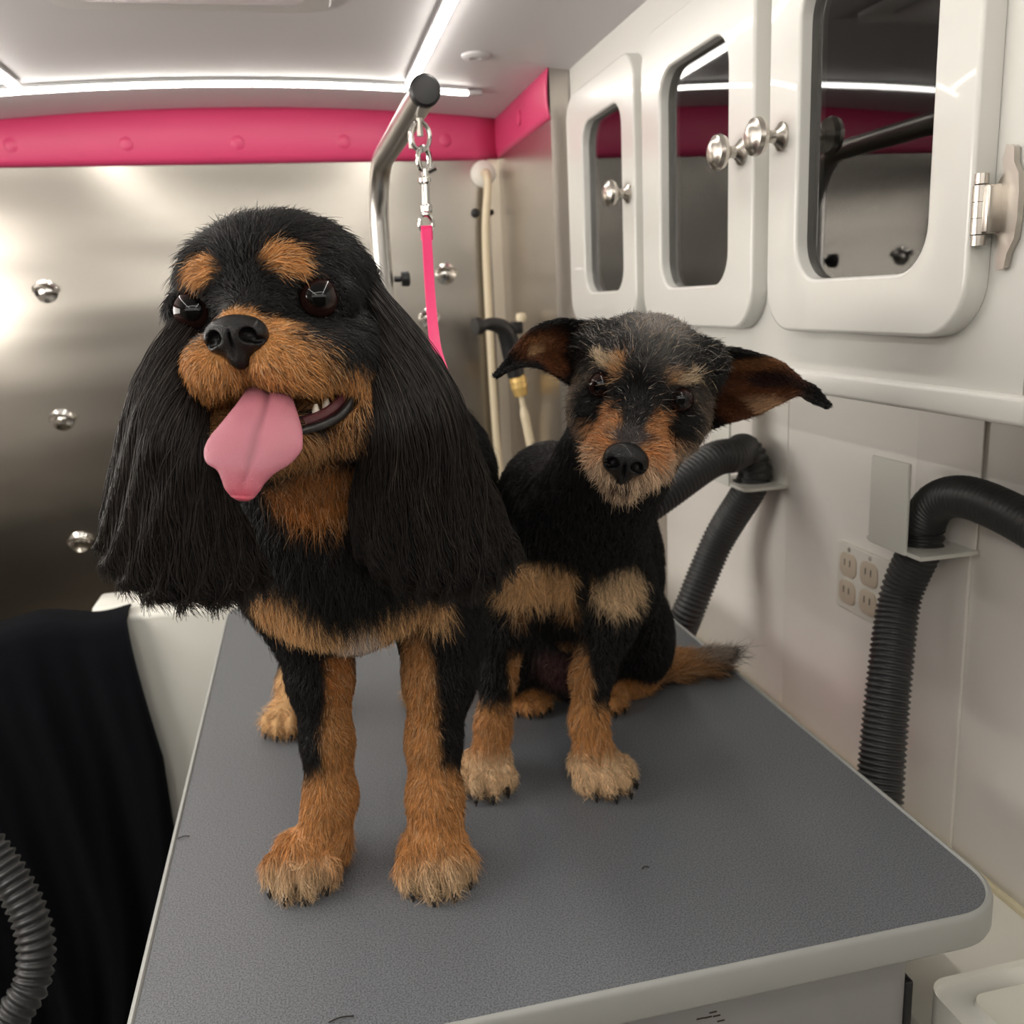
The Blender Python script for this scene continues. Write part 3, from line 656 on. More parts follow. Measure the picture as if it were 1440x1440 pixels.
def vnormals(Vv, Q):
    fn = np.cross(Vv[Q[:, 2]] - Vv[Q[:, 0]], Vv[Q[:, 3]] - Vv[Q[:, 1]]); N = np.zeros_like(Vv)
    for i in range(4): np.add.at(N, Q[:, i], fn)
    return N / (np.linalg.norm(N, axis=1)[:, None] + 1e-12)
def sample(Vv, Q, N, count, dens=None):
    fa = np.linalg.norm(np.cross(Vv[Q[:, 2]] - Vv[Q[:, 0]], Vv[Q[:, 3]] - Vv[Q[:, 1]]), axis=1) / 2; c = Vv[Q].mean(1)
    w = fa * (dens(c) if dens is not None else 1); w = w / w.sum(); i = RG.choice(len(Q), count, p=w)
    u, v = RG.random(count)[:, None], RG.random(count)[:, None]
    def bil(A): a = A[Q[i]]; return (a[:, 0] * (1 - u) + a[:, 1] * u) * (1 - v) + (a[:, 3] * (1 - u) + a[:, 2] * u) * v
    n = bil(N); return bil(Vv), n / np.linalg.norm(n, axis=1)[:, None]
class Paint:
    """a value over space: base, then soft ellipsoids laid over it in order"""
    def __init__(s, base): s.base = base; s.b = []
    def add(s, c, r, val, soft=.15, R=None): s.b.append((np.array(c, float), np.array(r, float) * np.ones(3), val, soft, R)); return s
    def __call__(s, p, jit=0):
        b = s.base(p) if callable(s.base) else np.tile(np.array(s.base, float), (len(p), 1)); b = np.array(b, float)
        for c, r, val, soft, R in s.b:
            q = p - c; q = q @ R if R is not None else q; e = np.linalg.norm(q / r, axis=1)
            if jit: e = e + RG.normal(0, jit, len(p)) 
            w = np.clip((1 + soft - e) / (2 * soft), 0, 1)[:, None]; w = w * w * (3 - 2 * w); v = val(p) if callable(val) else np.array(val, float)
            b = b * (1 - w) + v * w
        return b
_ph = RG.random((8, 3)) * 6.28; _kd = RG.normal(0, 1, (8, 3)); _kd /= np.linalg.norm(_kd, axis=1)[:, None]
def vnoise(p, f):
    out = np.zeros((len(p), 3))
    for i in range(8): out += np.sin((p @ _kd[i])[:, None] * f * (1 + .23 * i) + _ph[i] + (p @ _kd[(i + 3) % 8])[:, None] * f * .6)
    return out / 3.2
def curves(name, P, C, r0, r1, parent, m='fur'):
    N, K = P.shape[:2]; cu = bpy.data.hair_curves.new(name); cu.add_curves([K] * N)
    cu.position_data.foreach_set('vector', P.astype(np.float32).ravel())
    t = np.linspace(0, 1, K); rad = (r0 + (r1 - r0) * t ** 1.5)[None, :] * (np.ones((N, 1)) if np.isscalar(r0) else 1)
    a = cu.attributes.get('radius') or cu.attributes.new('radius', 'FLOAT', 'POINT'); a.data.foreach_set('value', np.broadcast_to(rad, (N, K)).astype(np.float32).ravel())
    a = cu.attributes.new('fur_col', 'FLOAT_COLOR', 'CURVE'); a.data.foreach_set('color', np.c_[C, np.ones(len(C))].astype(np.float32).ravel())
    o = bpy.data.objects.new(name, cu); COL.objects.link(o); cu.materials.append(M[m])
    if parent is not None: o.parent = parent; o.matrix_parent_inverse = parent.matrix_world.inverted()
    o['kind'] = 'stuff'; return o
def groom(p, n, L, D, lift, K=5, wav=.12, clump=.35, droop=0.0, zmin=None):
    """p roots, n normals, L lengths, D flow vectors, lift 0..1"""
    t = D - (D * n).sum(1)[:, None] * n; t = t / (np.linalg.norm(t, axis=1)[:, None] + 1e-9)
    t = t + clump * vnoise(p, 420) + .22 * RG.normal(0, 1, p.shape); t = t - (t * n).sum(1)[:, None] * n; t = t / (np.linalg.norm(t, axis=1)[:, None] + 1e-9)
    L = L.reshape(-1, 1) * (1 + .25 * RG.normal(0, 1, (len(p), 1))).clip(.4, 1.6); lf = lift.reshape(-1, 1) * (1 + .3 * RG.normal(0, 1, (len(p), 1))).clip(.3, 2)
    w = RG.normal(0, 1, p.shape) * wav; pts = []
    for i in range(K):
        s = i / (K - 1); q = p + L * (t * s * (1 - .35 * lf) + n * lf * (s - .45 * s * s) + w * s * s * .5); q[:, 2] -= (L[:, 0] * droop * s * s)
        if zmin is not None: q[:, 2] = np.maximum(q[:, 2], zmin + .0006)
        pts.append(q)
    pts[0] = p - n * .0012
    return np.stack(pts, 1)
def sweep_sheet(G, th, nu=40, nv=30):
    """G: rows of 3-D guide points -> closed thick sheet; returns V,Q plus the dense mid surface"""
    rows = np.stack([spline(g, nv) for g in G]); D = np.stack([spline(rows[:, j], nu) for j in range(nv)], 1)   # nu x nv x 3
    du = np.gradient(D, axis=0); dv = np.gradient(D, axis=1); N = np.cross(du, dv); N /= np.linalg.norm(N, axis=2)[..., None] + 1e-12
    uu = np.linspace(-1, 1, nu)[:, None]; vv = np.linspace(0, 1, nv)[None, :]
    T = (th(uu, vv) if callable(th) else th) * np.ones((nu, nv)); A = D + N * T[..., None]; B = D - N * T[..., None]
    Vv = np.vstack([A.reshape(-1, 3), B.reshape(-1, 3)]); k = nu * nv; q = []
    for i in range(nu - 1):
        for j in range(nv - 1): a = i * nv + j; b = a + nv; q.append((a, b, b + 1, a + 1)); q.append((a + k, a + 1 + k, b + 1 + k, b + k))
    for i in range(nu - 1):
        a = i * nv; b = a + nv; q.append((a, a + k, b + k, b)); a += nv - 1; b = a + nv; q.append((a, b, b + k, a + k))
    for j in range(nv - 1):
        a = j; q.append((a, a + 1, a + 1 + k, a + k)); a = (nu - 1) * nv + j; q.append((a, a + k, a + 1 + k, a + 1))
    return Vv, np.array(q), D, N
BLK = V(.0075, .0068, .0068); BRN = V(.019, .0148, .0130); TAN = V(.56, .265, .090); TAN2 = V(.62, .37, .17); PALE = V(.70, .50, .30); DTAN = V(.33, .13, .035); WHT = V(.72, .62, .55); GREY = V(.30, .28, .27)
def head_frame(R, o, sc=1.0): R = np.array(R); o = np.array(o) + V(0, 0, CZ); return R, (lambda r, f, u: o + R @ (V(r, f, u) * sc / 1000.0))
def paw(Fd, c, yaw, s=1.0, k=.006):
    """four toes and a pad spreading forward (-y turned by yaw); returns toe centres"""
    ca, sa = math.cos(yaw), math.sin(yaw); rt = lambda x, y, z: V(c[0] + (x * ca - y * sa) * s, c[1] + (x * sa + y * ca) * s, TZ + z * s)
    Rz = np.array([[ca, -sa, 0], [sa, ca, 0], [0, 0, 1]]); Fd.ell(rt(0, .004, .014), V(.019, .021, .013) * s, Rz, k); toes = []
    for x, y, a in ((-.0165, -.008, .25), (-.006, -.017, .08), (.006, -.017, -.08), (.0165, -.008, -.25)):
        Fd.ell(rt(x, y, .0105), V(.0068, .013, .0095) * s, Rz, .003); toes.append(rt(x * 1.08, y - .0115, .006))
    return toes, rt
def claws(toes, yaw, parent, s=1.0):
    d = V(math.sin(yaw), -math.cos(yaw), -.35)
    for t in toes:
        a = t + d * .001; MB().tube([a, a + d * .004 * s, a + _n(d + V(0, 0, -.8)) * .0062 * s], [.0019 * s, .0014 * s, .0003], 8).build('claw', 'claw', parent)
def nose_mesh(fr, c, w, parent, tall=1.0):
    R, L = fr; Fd = Field(L(*c) - .03, L(*c) + .03, .0008); q = lambda r, f, u: L(c[0] + r * w, c[1] + f * w, c[2] + u * w * tall)
    Fd.ell(q(0, -1, 1), V(14.5, 10, 9.5 * tall) * w / 1000, R, .004).ell(q(-8, -2, -1), V(8, 9, 8 * tall) * w / 1000, R, .004).ell(q(8, -2, -1), V(8, 9, 8) * w / 1000, R, .004).ell(q(0, -2, -9), V(6, 7, 8) * w / 1000, R, .005)
    for s in (-1, 1):
        Fd.ell(q(8.2 * s, 6.2, -.5), V(4.0, 5.5, 3.6) * w / 1000, R, .0018, 'sub'); Fd.ell(q(12.5 * s, 4.0, -3.4), V(4.0, 4, 1.7) * w / 1000, R, .0015, 'sub')
    Fd.ell(q(0, 8, -7), V(.9, 4, 10) * w / 1000, R, .0015, 'sub')
    Vv, Q = Fd.mesh(1); return fast_mesh('nose', Vv, Q, 'nose', parent)
def eyeball(fr, c, r, parent, look=(0, 1, 0), lidw=1.0):
    R, L = fr; me = MB().sphere((0, 0, 0), 1.0, 40); o = me.build('eye', 'eye', parent, True, None); f = _n(R @ np.array(look, float))
    up = _n(R[:, 2] - f * (R[:, 2] @ f)); x = np.cross(f, up); mw = Matrix.Identity(4); P = L(*c)
    for i in range(3): mw[i][0] = x[i] * r; mw[i][1] = f[i] * r; mw[i][2] = up[i] * r; mw[i][3] = P[i]
    o.matrix_parent_inverse = parent.matrix_world.inverted(); o.matrix_basis = mw
    ring = []
    for a in np.linspace(0, 2 * math.pi, 36): d = (x * math.cos(a) + up * math.sin(a) * .93); ring.append(P + (f * .50 + d * .87) * r * 1.0)
    MB().tube(ring, .0011 * lidw, 8, False).build('eyelid', 'lid', o); return P, f
# ------------------------------------------------------------------ the large long-eared dog, standing
def large_dog():
    fr = head_frame([[0.96123, -0.27245, -0.04256], [-0.27017, -0.96138, 0.05240], [0.05519, 0.03887, 0.99772]], [-.02503, .5670, .0038], 1.035); R, L = fr
    R = np.linalg.qr(R)[0] * np.sign(np.diag(np.linalg.qr(R)[1])); fr = head_frame(R, [-.02503, .5670, .0038], 1.035); R, L = fr
    root = empty('dog', (.02, .70, TZ), 'large black and tan dog with long silky ears standing with its pink tongue out', 'dog')
    S = Field((-.15, .42, TZ - .005), (.24, 1.06, CZ + .075), .0023); e = lambda c, r, k=.012, op='add': S.ell(L(*c), V(*r) / 966, R, k, op)
    # torso, chest, neck
    S.ell((.012, .705, CZ - .168), (.074, .080, .086), None, .03)
    S.ell((.014, .668, CZ - .166), (.068, .055, .086), None, .03)
    S.cone((.02, .73, CZ - .150), (.07, .88, CZ - .160), .082, .084, .04)
    S.ell((.078, .890, CZ - .168), (.096, .090, .086), None, .03)
    S.cone((.015, .715, CZ - .140), L(2, -56, -15), .066, .052, .03)
    S.cone(L(6, -30, -62), (.010, .668, CZ - .135), .032, .048, .03)
    # front legs
    def leg(pts, rs, k=.012):
        for i in range(len(pts) - 1): S.cone(pts[i], pts[i + 1], rs[i], rs[i + 1], k)
    leg([(-.044, .705, CZ - .17), PY(442, 880, .700), PY(450, 950, .695), PY(460, 1040, .690), PY(465, 1120, .688), PY(452, 1185, .682)], [.040, .031, .0235, .0180, .0185, .021])
    leg([(.066, .700, CZ - .17), PY(618, 880, .690), PY(618, 950, .685), PY(610, 1040, .678), PY(611, 1120, .668), PY(614, 1185, .658)], [.040, .032, .0265, .0195, .0195, .021])
    tA, rtA = paw(S, (-.037, .674), -.22, 1.24); tB, rtB = paw(S, (.062, .645), .04, 1.24)
    # hind legs
    S.ell((-.008, .945, CZ - .205), (.032, .055, .070), None, .02); S.ell((.125, .945, CZ - .205), (.032, .055, .070), None, .02)
    for x0, x1, x2, yy in ((-.018, -.035, -.052, .955), (.120, .110, .098, .985)):
        leg([(x0, .935, CZ - .27), (x1, .985, TZ + .085), (x2 + .004, .978, TZ + .035), (x2, yy - .004, TZ + .016)], [.034, .018, .015, .016], .012)
    tC, rtC = paw(S, (-.055, .945), -.1, 1.15); tD, rtD = paw(S, (.098, .972), .1, 1.1)
    S.cone((.105, .995, CZ - .16), (.125, 1.035, CZ - .19), .022, .012, .02)
    # head
    e((0, -44, 6), (57, 54, 46), .02); e((0, -20, 18), (34, 30, 20), .02)
    e((0, -70, -15), (52, 40, 50), .02)
    S.cone(L(0, 2, -8), L(0, 28, -14), .018, .0135, .014)
    for s in (-1, 1):
        e((s * 23, -5, 15), (13, 11, 7), .012)                      # brow
        e((s * 16.5, 20, -32), (18 - (s < 0) * 1.5, 24, 18), .009)                  # lip pads
        e((s * (28 if s > 0 else 24), 6, -34), (19, 26, 17), .014); e((s * (43 if s > 0 else 38), -22, -36), (24, 30, 28), .016)   # cheeks
        e((s * 40, -16, -68), (20, 26, 20), .016)
    S.cone(L(0, -12, -74), L(1, 26, -75), .024, .014, .014); e((-16, 5, -74), (13, 26, 12), .010); e((16, 5, -74), (13, 26, 12), .010)
    e((0, -40, -70), (40, 34, 34), .02)
    e((2, 30, -57), (36, 30, 9.5), .005, 'sub'); e((38, 8, -57), (14, 20, 8.0), .005, 'sub'); e((0, 45, -60), (24, 22, 10), .006, 'sub')
    e((0, 44, -44), (2.2, 14, 12), .004, 'sub')
    for s in (-1, 1):
        e((s * 36.7, -4.5, .5), (17.5, 10.5, 14), .005); e((s * 36.7, -3.4, 0), (11.6, 11.8, 11.6), .0015, 'sub'); e((s * 37.0, 6.5, -.6), (10.6, 6.0, 9.2), .002, 'sub')
    Vv, Q = S.mesh(2); Vv[:, 2] = np.maximum(Vv[:, 2], TZ + .0004); N = vnormals(Vv, Q)
    # --- coat colours
    col = Paint(BLK); a = lambda c, r, v, s=.12, RR=None: col.add(c, r, v, s, RR); h = lambda c, r, v, s=.12: col.add(L(*c), V(*r) / 966, v, s, R)
    # legs tan on the inner/front, black outside above
    a(PY(482, 985, .672), (.012, .036, .060), DTAN * 1.25, .3); a(PY(484, 1060, .675), (.017, .034, .050), TAN * .8, .25); a(PY(470, 1150, .67), (.045, .05, .042), TAN * .92, .16); a(PY(426, 1015, .69), (.0095, .03, .048), BLK, .3)
    a(PY(590, 985, .660), (.013, .036, .065), TAN * .75, .3); a(PY(592, 1060, .660), (.014, .034, .050), TAN * .9, .25); a(PY(612, 1150, .655), (.045, .05, .042), TAN, .16); a(PY(642, 1010, .68), (.012, .03, .052), BLK, .3)
    a((-.045, .67, TZ + .01), (.065, .065, .034), TAN, .2); a((.062, .645, TZ + .01), (.065, .065, .034), TAN, .2)
    a((-.052, .645, TZ + .006), (.050, .030, .020), PALE * .9, .35); a((.062, .615, TZ + .006), (.050, .030, .020), PALE * .9, .35)
    a((-.055, .95, TZ), (.05, .07, .06), TAN2, .1); a((.10, .97, TZ), (.05, .07, .06), TAN2, .1)
    for rt_ in (rtA, rtB):
        for x in (-.0115, 0, .0115): a(rt_(x, -.026, .003), (.0013, .010, .006), V(.05, .022, .012), .5)
    # chest patches and white spot
    for u, v, rx, rz in ((385, 850, .016, .014), (405, 868, .018, .014), (432, 886, .018, .012), (465, 890, .018, .009), (500, 882, .020, .009), (545, 870, .022, .011), (585, 864, .022, .013), (615, 868, .012, .012)):
        a(PY(u, v, .635), (rx + .002, .055, rz + .0025), TAN2 * 1.1, .25)
    a(PY(508, 900, .635), (.019, .06, .015), WHT, .3); a(PY(500, 888, .635), (.010, .06, .010), WHT * .9, .4)
    # head
    h((0, 22, -37), (42, 42, 24), TAN, .10); h((34, -5, -48), (26, 34, 20), TAN, .10); h((-34, -5, -46), (27, 34, 20), TAN, .10)
    h((0, 0, -66), (50, 50, 26), TAN * .72, .15); h((0, 38, -12), (15, 14, 9), TAN, .25); h((12, 24, -18), (14, 16, 9), TAN, .3)
    h((56, -18, -30), (4, 14, 10), TAN * .6, .4)
    a(PY(440, 680, .60), (.030, .05, .030), DTAN * 1.35, .25)
    h((-24, 4, 21), (11.5, 18, 8.5), TAN, .16); h((20, 4, 22.5), (12, 18, 8.5), TAN, .16); h((26, 4, 18), (7, 16, 5), TAN, .25)
    h((0, 10, -2), (11, 20, 11), BLK, .3); h((0, 44, -20), (12, 8, 11), BLK, .15)
    h((0, 42, -42), (5, 9, 10), DTAN * .5, .5)
    h((2, 30, -57), (37, 30, 7.8), V(.02, .008, .009), .12); h((40, 8, -57), (14.5, 20, 7.5), V(.02, .008, .009), .12)
    h((30, 20, -66), (17, 14, 4), V(.012, .008, .008), .2)
    body = fast_mesh('body', Vv, Q, 'skin', root, col(Vv) * .8)
    # --- fur length, flow, lift
    ln = Paint(V(.013)); la = lambda c, r, v, s=.2: ln.add(c, r, V(v), s); lh = lambda c, r, v, s=.2: ln.add(L(*c), V(*r) / 966, V(v), s, R)
    la((.02, .68, CZ - .2), (.09, .09, .10), .020); la((0, .66, TZ + .12), (.12, .06, .11), .0075); la((.0, .64, TZ), (.13, .07, .045), .014, .2)
    lh((0, -40, 10), (62, 60, 52), .014); lh((0, -20, 40), (40, 40, 18), .016, .4); lh((0, 26, -22), (36, 40, 30), .0055, .2); lh((0, 8, -2), (50, 30, 26), .0070, .2)
    lh((36, -12, -44), (28, 34, 26), .011); lh((-36, -12, -44), (28, 34, 26), .011); lh((0, 0, -74), (48, 50, 22), .012); lh((-24, 6, 21), (14, 16, 10), .008); lh((21, 6, 22), (14, 16, 10), .008)
    for s in (-1, 1): lh((s * 36.7, 4, 0), (17, 16, 15), .0024, .25)
    lh((0, 42, -15), (22, 13, 17), .0030, .25)
    no = Paint(V(1.0)); nh = lambda c, r, s=.06: no.add(L(*c), V(*r) / 966, V(0.0), s, R)
    nh((2, 32, -57), (36, 32, 8.6)); nh((40, 8, -57), (14, 20, 7.2)); nh((0, 42, -18), (14, 10, 11)); nh((0, 46, -60), (24, 22, 9))
    for s in (-1, 1): nh((s * 36.9, 8, -.4), (12.6, 14, 11.4))
    hc = L(0, -35, -5); nz = L(0, 48, -13); fw = R[:, 1]; up = R[:, 2]; rt = R[:, 0]
    def flow_body(p): return np.tile(V(.10, .35, -1.0), (len(p), 1))
    def flow_head(p):
        q = (p - hc) @ R; lat = q[:, 0:1]; b = np.abs(lat) / .05
        return -fw[None] * .9 + rt[None] * np.sign(lat) * np.clip(b, 0, 1) * .9 + up[None] * (1.1 * np.clip(1 - 1.6 * b, 0, 1) - np.clip(b * .9, 0, 1.0))
    def flow_muz(p):
        d = p - nz; d = d - fw[None] * .2 * np.linalg.norm(d, axis=1)[:, None]; d = d / np.linalg.norm(d, axis=1)[:, None]; return d - up[None] * .35
    fl = Paint(flow_body); fl.add(L(0, -40, 0), V(75, 62, 62) / 1000, flow_head, .2, R); fl.add(L(0, 22, -40), V(46, 50, 46) / 1000, flow_muz, .2, R)
    fl.add((0, .64, TZ), (.14, .08, .045), lambda p: np.stack([0 * p[:, 0], -.9 + 0 * p[:, 0], -.35 + 0 * p[:, 0]], 1), .3)
    def dens(c):
        hd = np.linalg.norm(c - L(0, -5, -25), axis=1) < .095; pw = (c[:, 2] < TZ + .22) & (c[:, 1] < .72)
        return np.where(hd, 3.2, np.where(pw, 1.7, np.where(c[:, 1] > .80, .35, 1.0)))
    p, n = sample(Vv, Q, N, 195000, dens); keep = RG.random(len(p)) < no(p)[:, 0]; p, n = p[keep], n[keep]
    c = col(p, .07); c = c * (1 + .28 * RG.normal(0, 1, (len(c), 1))).clip(.35, 1.9)
    tanm = c[:, 0] > .12; dk = tanm & (RG.random(len(c)) < .10); c[dk] *= .35; lt = tanm & (RG.random(len(c)) < .15); c[lt] = c[lt] * .5 + PALE * .5
    gm = (~tanm) & (RG.random(len(c)) < .06); c[gm] = V(.035, .030, .028)
    lift = .30 + .15 * ((p @ V(0, 0, 1)) > CZ + .025)
    curvesP = groom(p, n, ln(p)[:, 0], fl(p), lift, 5, .10, .30, .10, TZ)
    curves('fur', curvesP, c, .00022, .00005, body)
    # loose fluffy feet fur in clumps
    # --- eyes, nose
    eyeball(fr, (-36.7, -2.4, 0), .0124, root, (.22, 1, .10)); eyeball(fr, (36.7, -2.4, 0), .0124, root, (.20, 1, .10))
    nose_mesh(fr, (0, 40.5, -17), 1.08, root)
    claws(tA, -.22, root, 1.7); claws(tB, .04, root, 1.7); claws(tC, -.1, root); claws(tD, .1, root)
    # --- tongue: swept body with a centre groove
    st = [(345, 545, 408, 548, .545), (334, 562, 416, 568, .518), (310, 590, 424, 594, .495), (293, 611, 426, 613, .486), (286, 630, 424, 630, .481), (289, 648, 411, 648, .478), (304, 660, 390, 663, .476), (311, 674, 374, 678, .475), (316, 688, 365, 691, .474), (324, 698, 358, 700, .474), (334, 704, 350, 705, .474)]
    Ls = spline([PY(a, b, y) for a, b, c_, d_, y in st], 60); Rs = spline([PY(c_, d_, y) for a, b, c_, d_, y in st], 60); Cn = (Ls + Rs) / 2
    nv_ = 40; vs = []; fs = []; tc_ = []
    for i in range(60):
        t = i / 59; hw = np.linalg.norm(Rs[i] - Ls[i]) / 2; sd = _n(Rs[i] - Ls[i]); T = _n(Cn[min(i + 2, 59)] - Cn[max(i - 2, 0)]); nn = np.cross(T, sd); nn = _n(nn if nn[1] < 0 else -nn)
        thick = .0040 * (1 - .45 * t) * min(1, (1 - t) * 12 + .25)
        for k in range(nv_):
            a = 2 * math.pi * k / nv_; cx, sx = math.cos(a), math.sin(a); x = cx * hw
            gr = -.0022 * math.exp(-(x / .0016) ** 2) * (1 - t * .8) - .0012 * math.exp(-(x / .007) ** 2) if sx > 0 else 0
            vs.append(Cn[i] + sd * x + nn * (sx * thick + gr * (hw > .006) - .13 * (cx ** 2) * hw))
            b_ = V(.50, .175, .225) * (1 - .25 * math.exp(-(x / .0013) ** 2) * (t < .8)); w_ = min(1, max(0, (t - .55) / .35)) * (1 - .5 * (x / hw) ** 2); b_ = b_ * (1 - w_) + V(.50, .065, .105) * w_; b_ = b_ * (1 - .75 * max(0, 1 - t / .14)); tc_.append(b_)  # tip redder; shade under the lip painted in as a darker root
    for i in range(59):
        for k in range(nv_): k2 = (k + 1) % nv_; fs.append((i * nv_ + k, i * nv_ + k2, (i + 1) * nv_ + k2, (i + 1) * nv_ + k))
    fs += [tuple(range(nv_))[::-1], tuple(range(59 * nv_, 60 * nv_))]
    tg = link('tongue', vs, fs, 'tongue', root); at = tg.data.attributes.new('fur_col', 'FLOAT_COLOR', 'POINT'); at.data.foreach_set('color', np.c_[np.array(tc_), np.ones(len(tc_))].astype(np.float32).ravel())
    # mouth lining, lower lip and teeth
    MB().tube(spline([L(47, -2, -50), L(48, 4, -58), L(44, 12, -65), L(36, 22, -69), L(24, 30, -71), L(10, 36, -72)], 24), list(np.interp(np.linspace(0, 1, 24), [0, .3, 1], [.0014, .0028, .0024])), 12).build('lip', 'lid', root)
    MB().tube(spline([L(44, -2, -53), L(41, 6, -59), L(34, 14, -64), L(24, 22, -67)], 16), .0032, 10).build('gum', 'mouth', root)
    for (r_, f_, u_, h_, w_) in ((29.5, 14, -61.5, 6, 2.6), (34, 7, -59, 5.5, 2.8)):
        a0 = L(r_, f_, u_ - h_ * .55); b0 = L(r_ + .8, f_, u_ + h_ * .6); MB().tube([a0, (a0 + b0) / 2, b0], [w_ / 1000, w_ / 1000 * .85, w_ / 1000 * .35], 10).build('tooth', 'tooth', root)
    # whisker-like long hairs
    # --- ears: leather body plus long silky strands
    def ear(G, thick, nstr, seed, nlong, flip):
        Vg, Qg, D, Ns = sweep_sheet(G, lambda u, v: thick * (1 - .75 * u ** 4) * (.55 + .45 * np.sin(np.pi * np.clip(v * .9 + .12, 0, 1))), 44, 40)
        ob = fast_mesh('ear', Vg, Qg, 'skin', root, np.tile(BLK, (len(Vg), 1)))
        nu, nv = D.shape[:2]; K = 9; N_ = nstr
        a = RG.random(N_); t0 = RG.random(N_) ** 1.1 * .86 - .02; ll = .30 + .42 * RG.random(N_); t1 = np.minimum(t0 + ll, 1.0 + .05 * np.abs(np.sin(a * 37 + 2 * np.sin(a * 11))) * RG.random(N_) + .02 * RG.random(N_))
        a1 = a + .05 * RG.normal(0, 1, N_) + .03 * np.sin(a * 40 + t0 * 6); sgn = np.where(RG.random(N_) < .72, 1.0, -1.0) * flip
        pts = []; off = RG.random(N_)
        cl = (np.floor(a1 * 70) + .5) / 70 + .004 * RG.normal(0, 1, N_)
        for i in range(K):
            s = i / (K - 1); t = np.clip(t0 + (t1 - t0) * s, 0, 1.06); aa = np.clip((a + (a1 - a) * s) * (1 - .6 * s) + cl * .6 * s, -.015, 1.015)
            x = np.clip(aa, 0, 1) * (nu - 1); y = np.clip(t, 0, 1) * (nv - 1); i0 = np.clip(x.astype(int), 0, nu - 2); j0 = np.clip(y.astype(int), 0, nv - 2); fx = (x - i0)[:, None]; fy = (y - j0)[:, None]
            def b(A): return (A[i0, j0] * (1 - fx) + A[i0 + 1, j0] * fx) * (1 - fy) + (A[i0, j0 + 1] * (1 - fx) + A[i0 + 1, j0 + 1] * fx) * fy
            q = b(D); nn = b(Ns); dv = b(np.gradient(D, axis=1)); dv = dv / (np.linalg.norm(dv, axis=1)[:, None] + 1e-9)
            q = q + dv * ((t - 1).clip(0, 1) * .25)[:, None]
            edge = 1 - .75 * (2 * np.clip(aa, 0, 1) - 1) ** 4
            rise = thick * edge * (.55 + .45 * np.sin(np.pi * np.clip(t * .9 + .12, 0, 1)))
            lay = (.0004 + .0050 * off * math.sin(math.pi * min(1, s * .8 + .1)) ) 
            q = q + nn * (sgn * (rise + lay))[:, None] + (.0010 + .0022 * t[:, None]) * s * np.sin(t * 24 + aa * 44 + seed + 2 * off)[:, None] * V(1, .8, 0) + RG.normal(0, .0004, q.shape)
            pts.append(q)
        P_ = np.stack(pts, 1); c_ = BRN[None] * (.45 + .8 * RG.random((N_, 1))); hsh = RG.random(200)[(np.abs(cl) * 55).astype(int) % 200][:, None]; c_ *= .45 + 1.1 * hsh; hi = RG.random(N_) < .06; c_[hi] *= 2.4
        curves('long_fur', P_, c_, .00026, .00010, ob)
        return ob
    gL = [[PY(285, 400, 0.615), PY(214, 520, 0.567), PY(180, 640, 0.560), PY(152, 745, 0.560), PY(147, 765, 0.563)],
          [PY(288, 408, 0.615), PY(230, 540, 0.555), PY(206, 660, 0.545), PY(190, 770, 0.547), PY(190, 812, 0.555)],
          [PY(290, 425, 0.615), PY(246, 570, 0.547), PY(240, 690, 0.537), PY(244, 790, 0.540), PY(255, 836, 0.550)],
          [PY(292, 450, 0.615), PY(256, 600, 0.555), PY(282, 700, 0.550), PY(302, 790, 0.555), PY(322, 838, 0.565)],
          [PY(294, 480, 0.620), PY(270, 640, 0.575), PY(325, 730, 0.585), PY(360, 790, 0.595), PY(372, 815, 0.605)]]
    ear(gL, .011, 15000, 0., 0, 1)
    gR = [[PY(505, 450, 0.615), PY(528, 600, 0.575), PY(508, 690, 0.590), PY(506, 760, 0.605), PY(522, 795, 0.615)],
          [PY(500, 410, 0.610), PY(552, 580, 0.553), PY(546, 690, 0.563), PY(556, 770, 0.575), PY(580, 818, 0.590)],
          [PY(492, 392, 0.605), PY(582, 560, 0.545), PY(600, 680, 0.550), PY(616, 770, 0.563), PY(634, 826, 0.575)],
          [PY(490, 380, 0.610), PY(600, 540, 0.557), PY(640, 655, 0.560), PY(664, 745, 0.570), PY(690, 812, 0.580)],
          [PY(488, 370, 0.615), PY(600, 520, 0.575), PY(650, 630, 0.580), PY(698, 715, 0.585), PY(724, 768, 0.590)]]
    ear(gR, .011, 17000, 1.3, 0, 1)
    return root
large_dog()
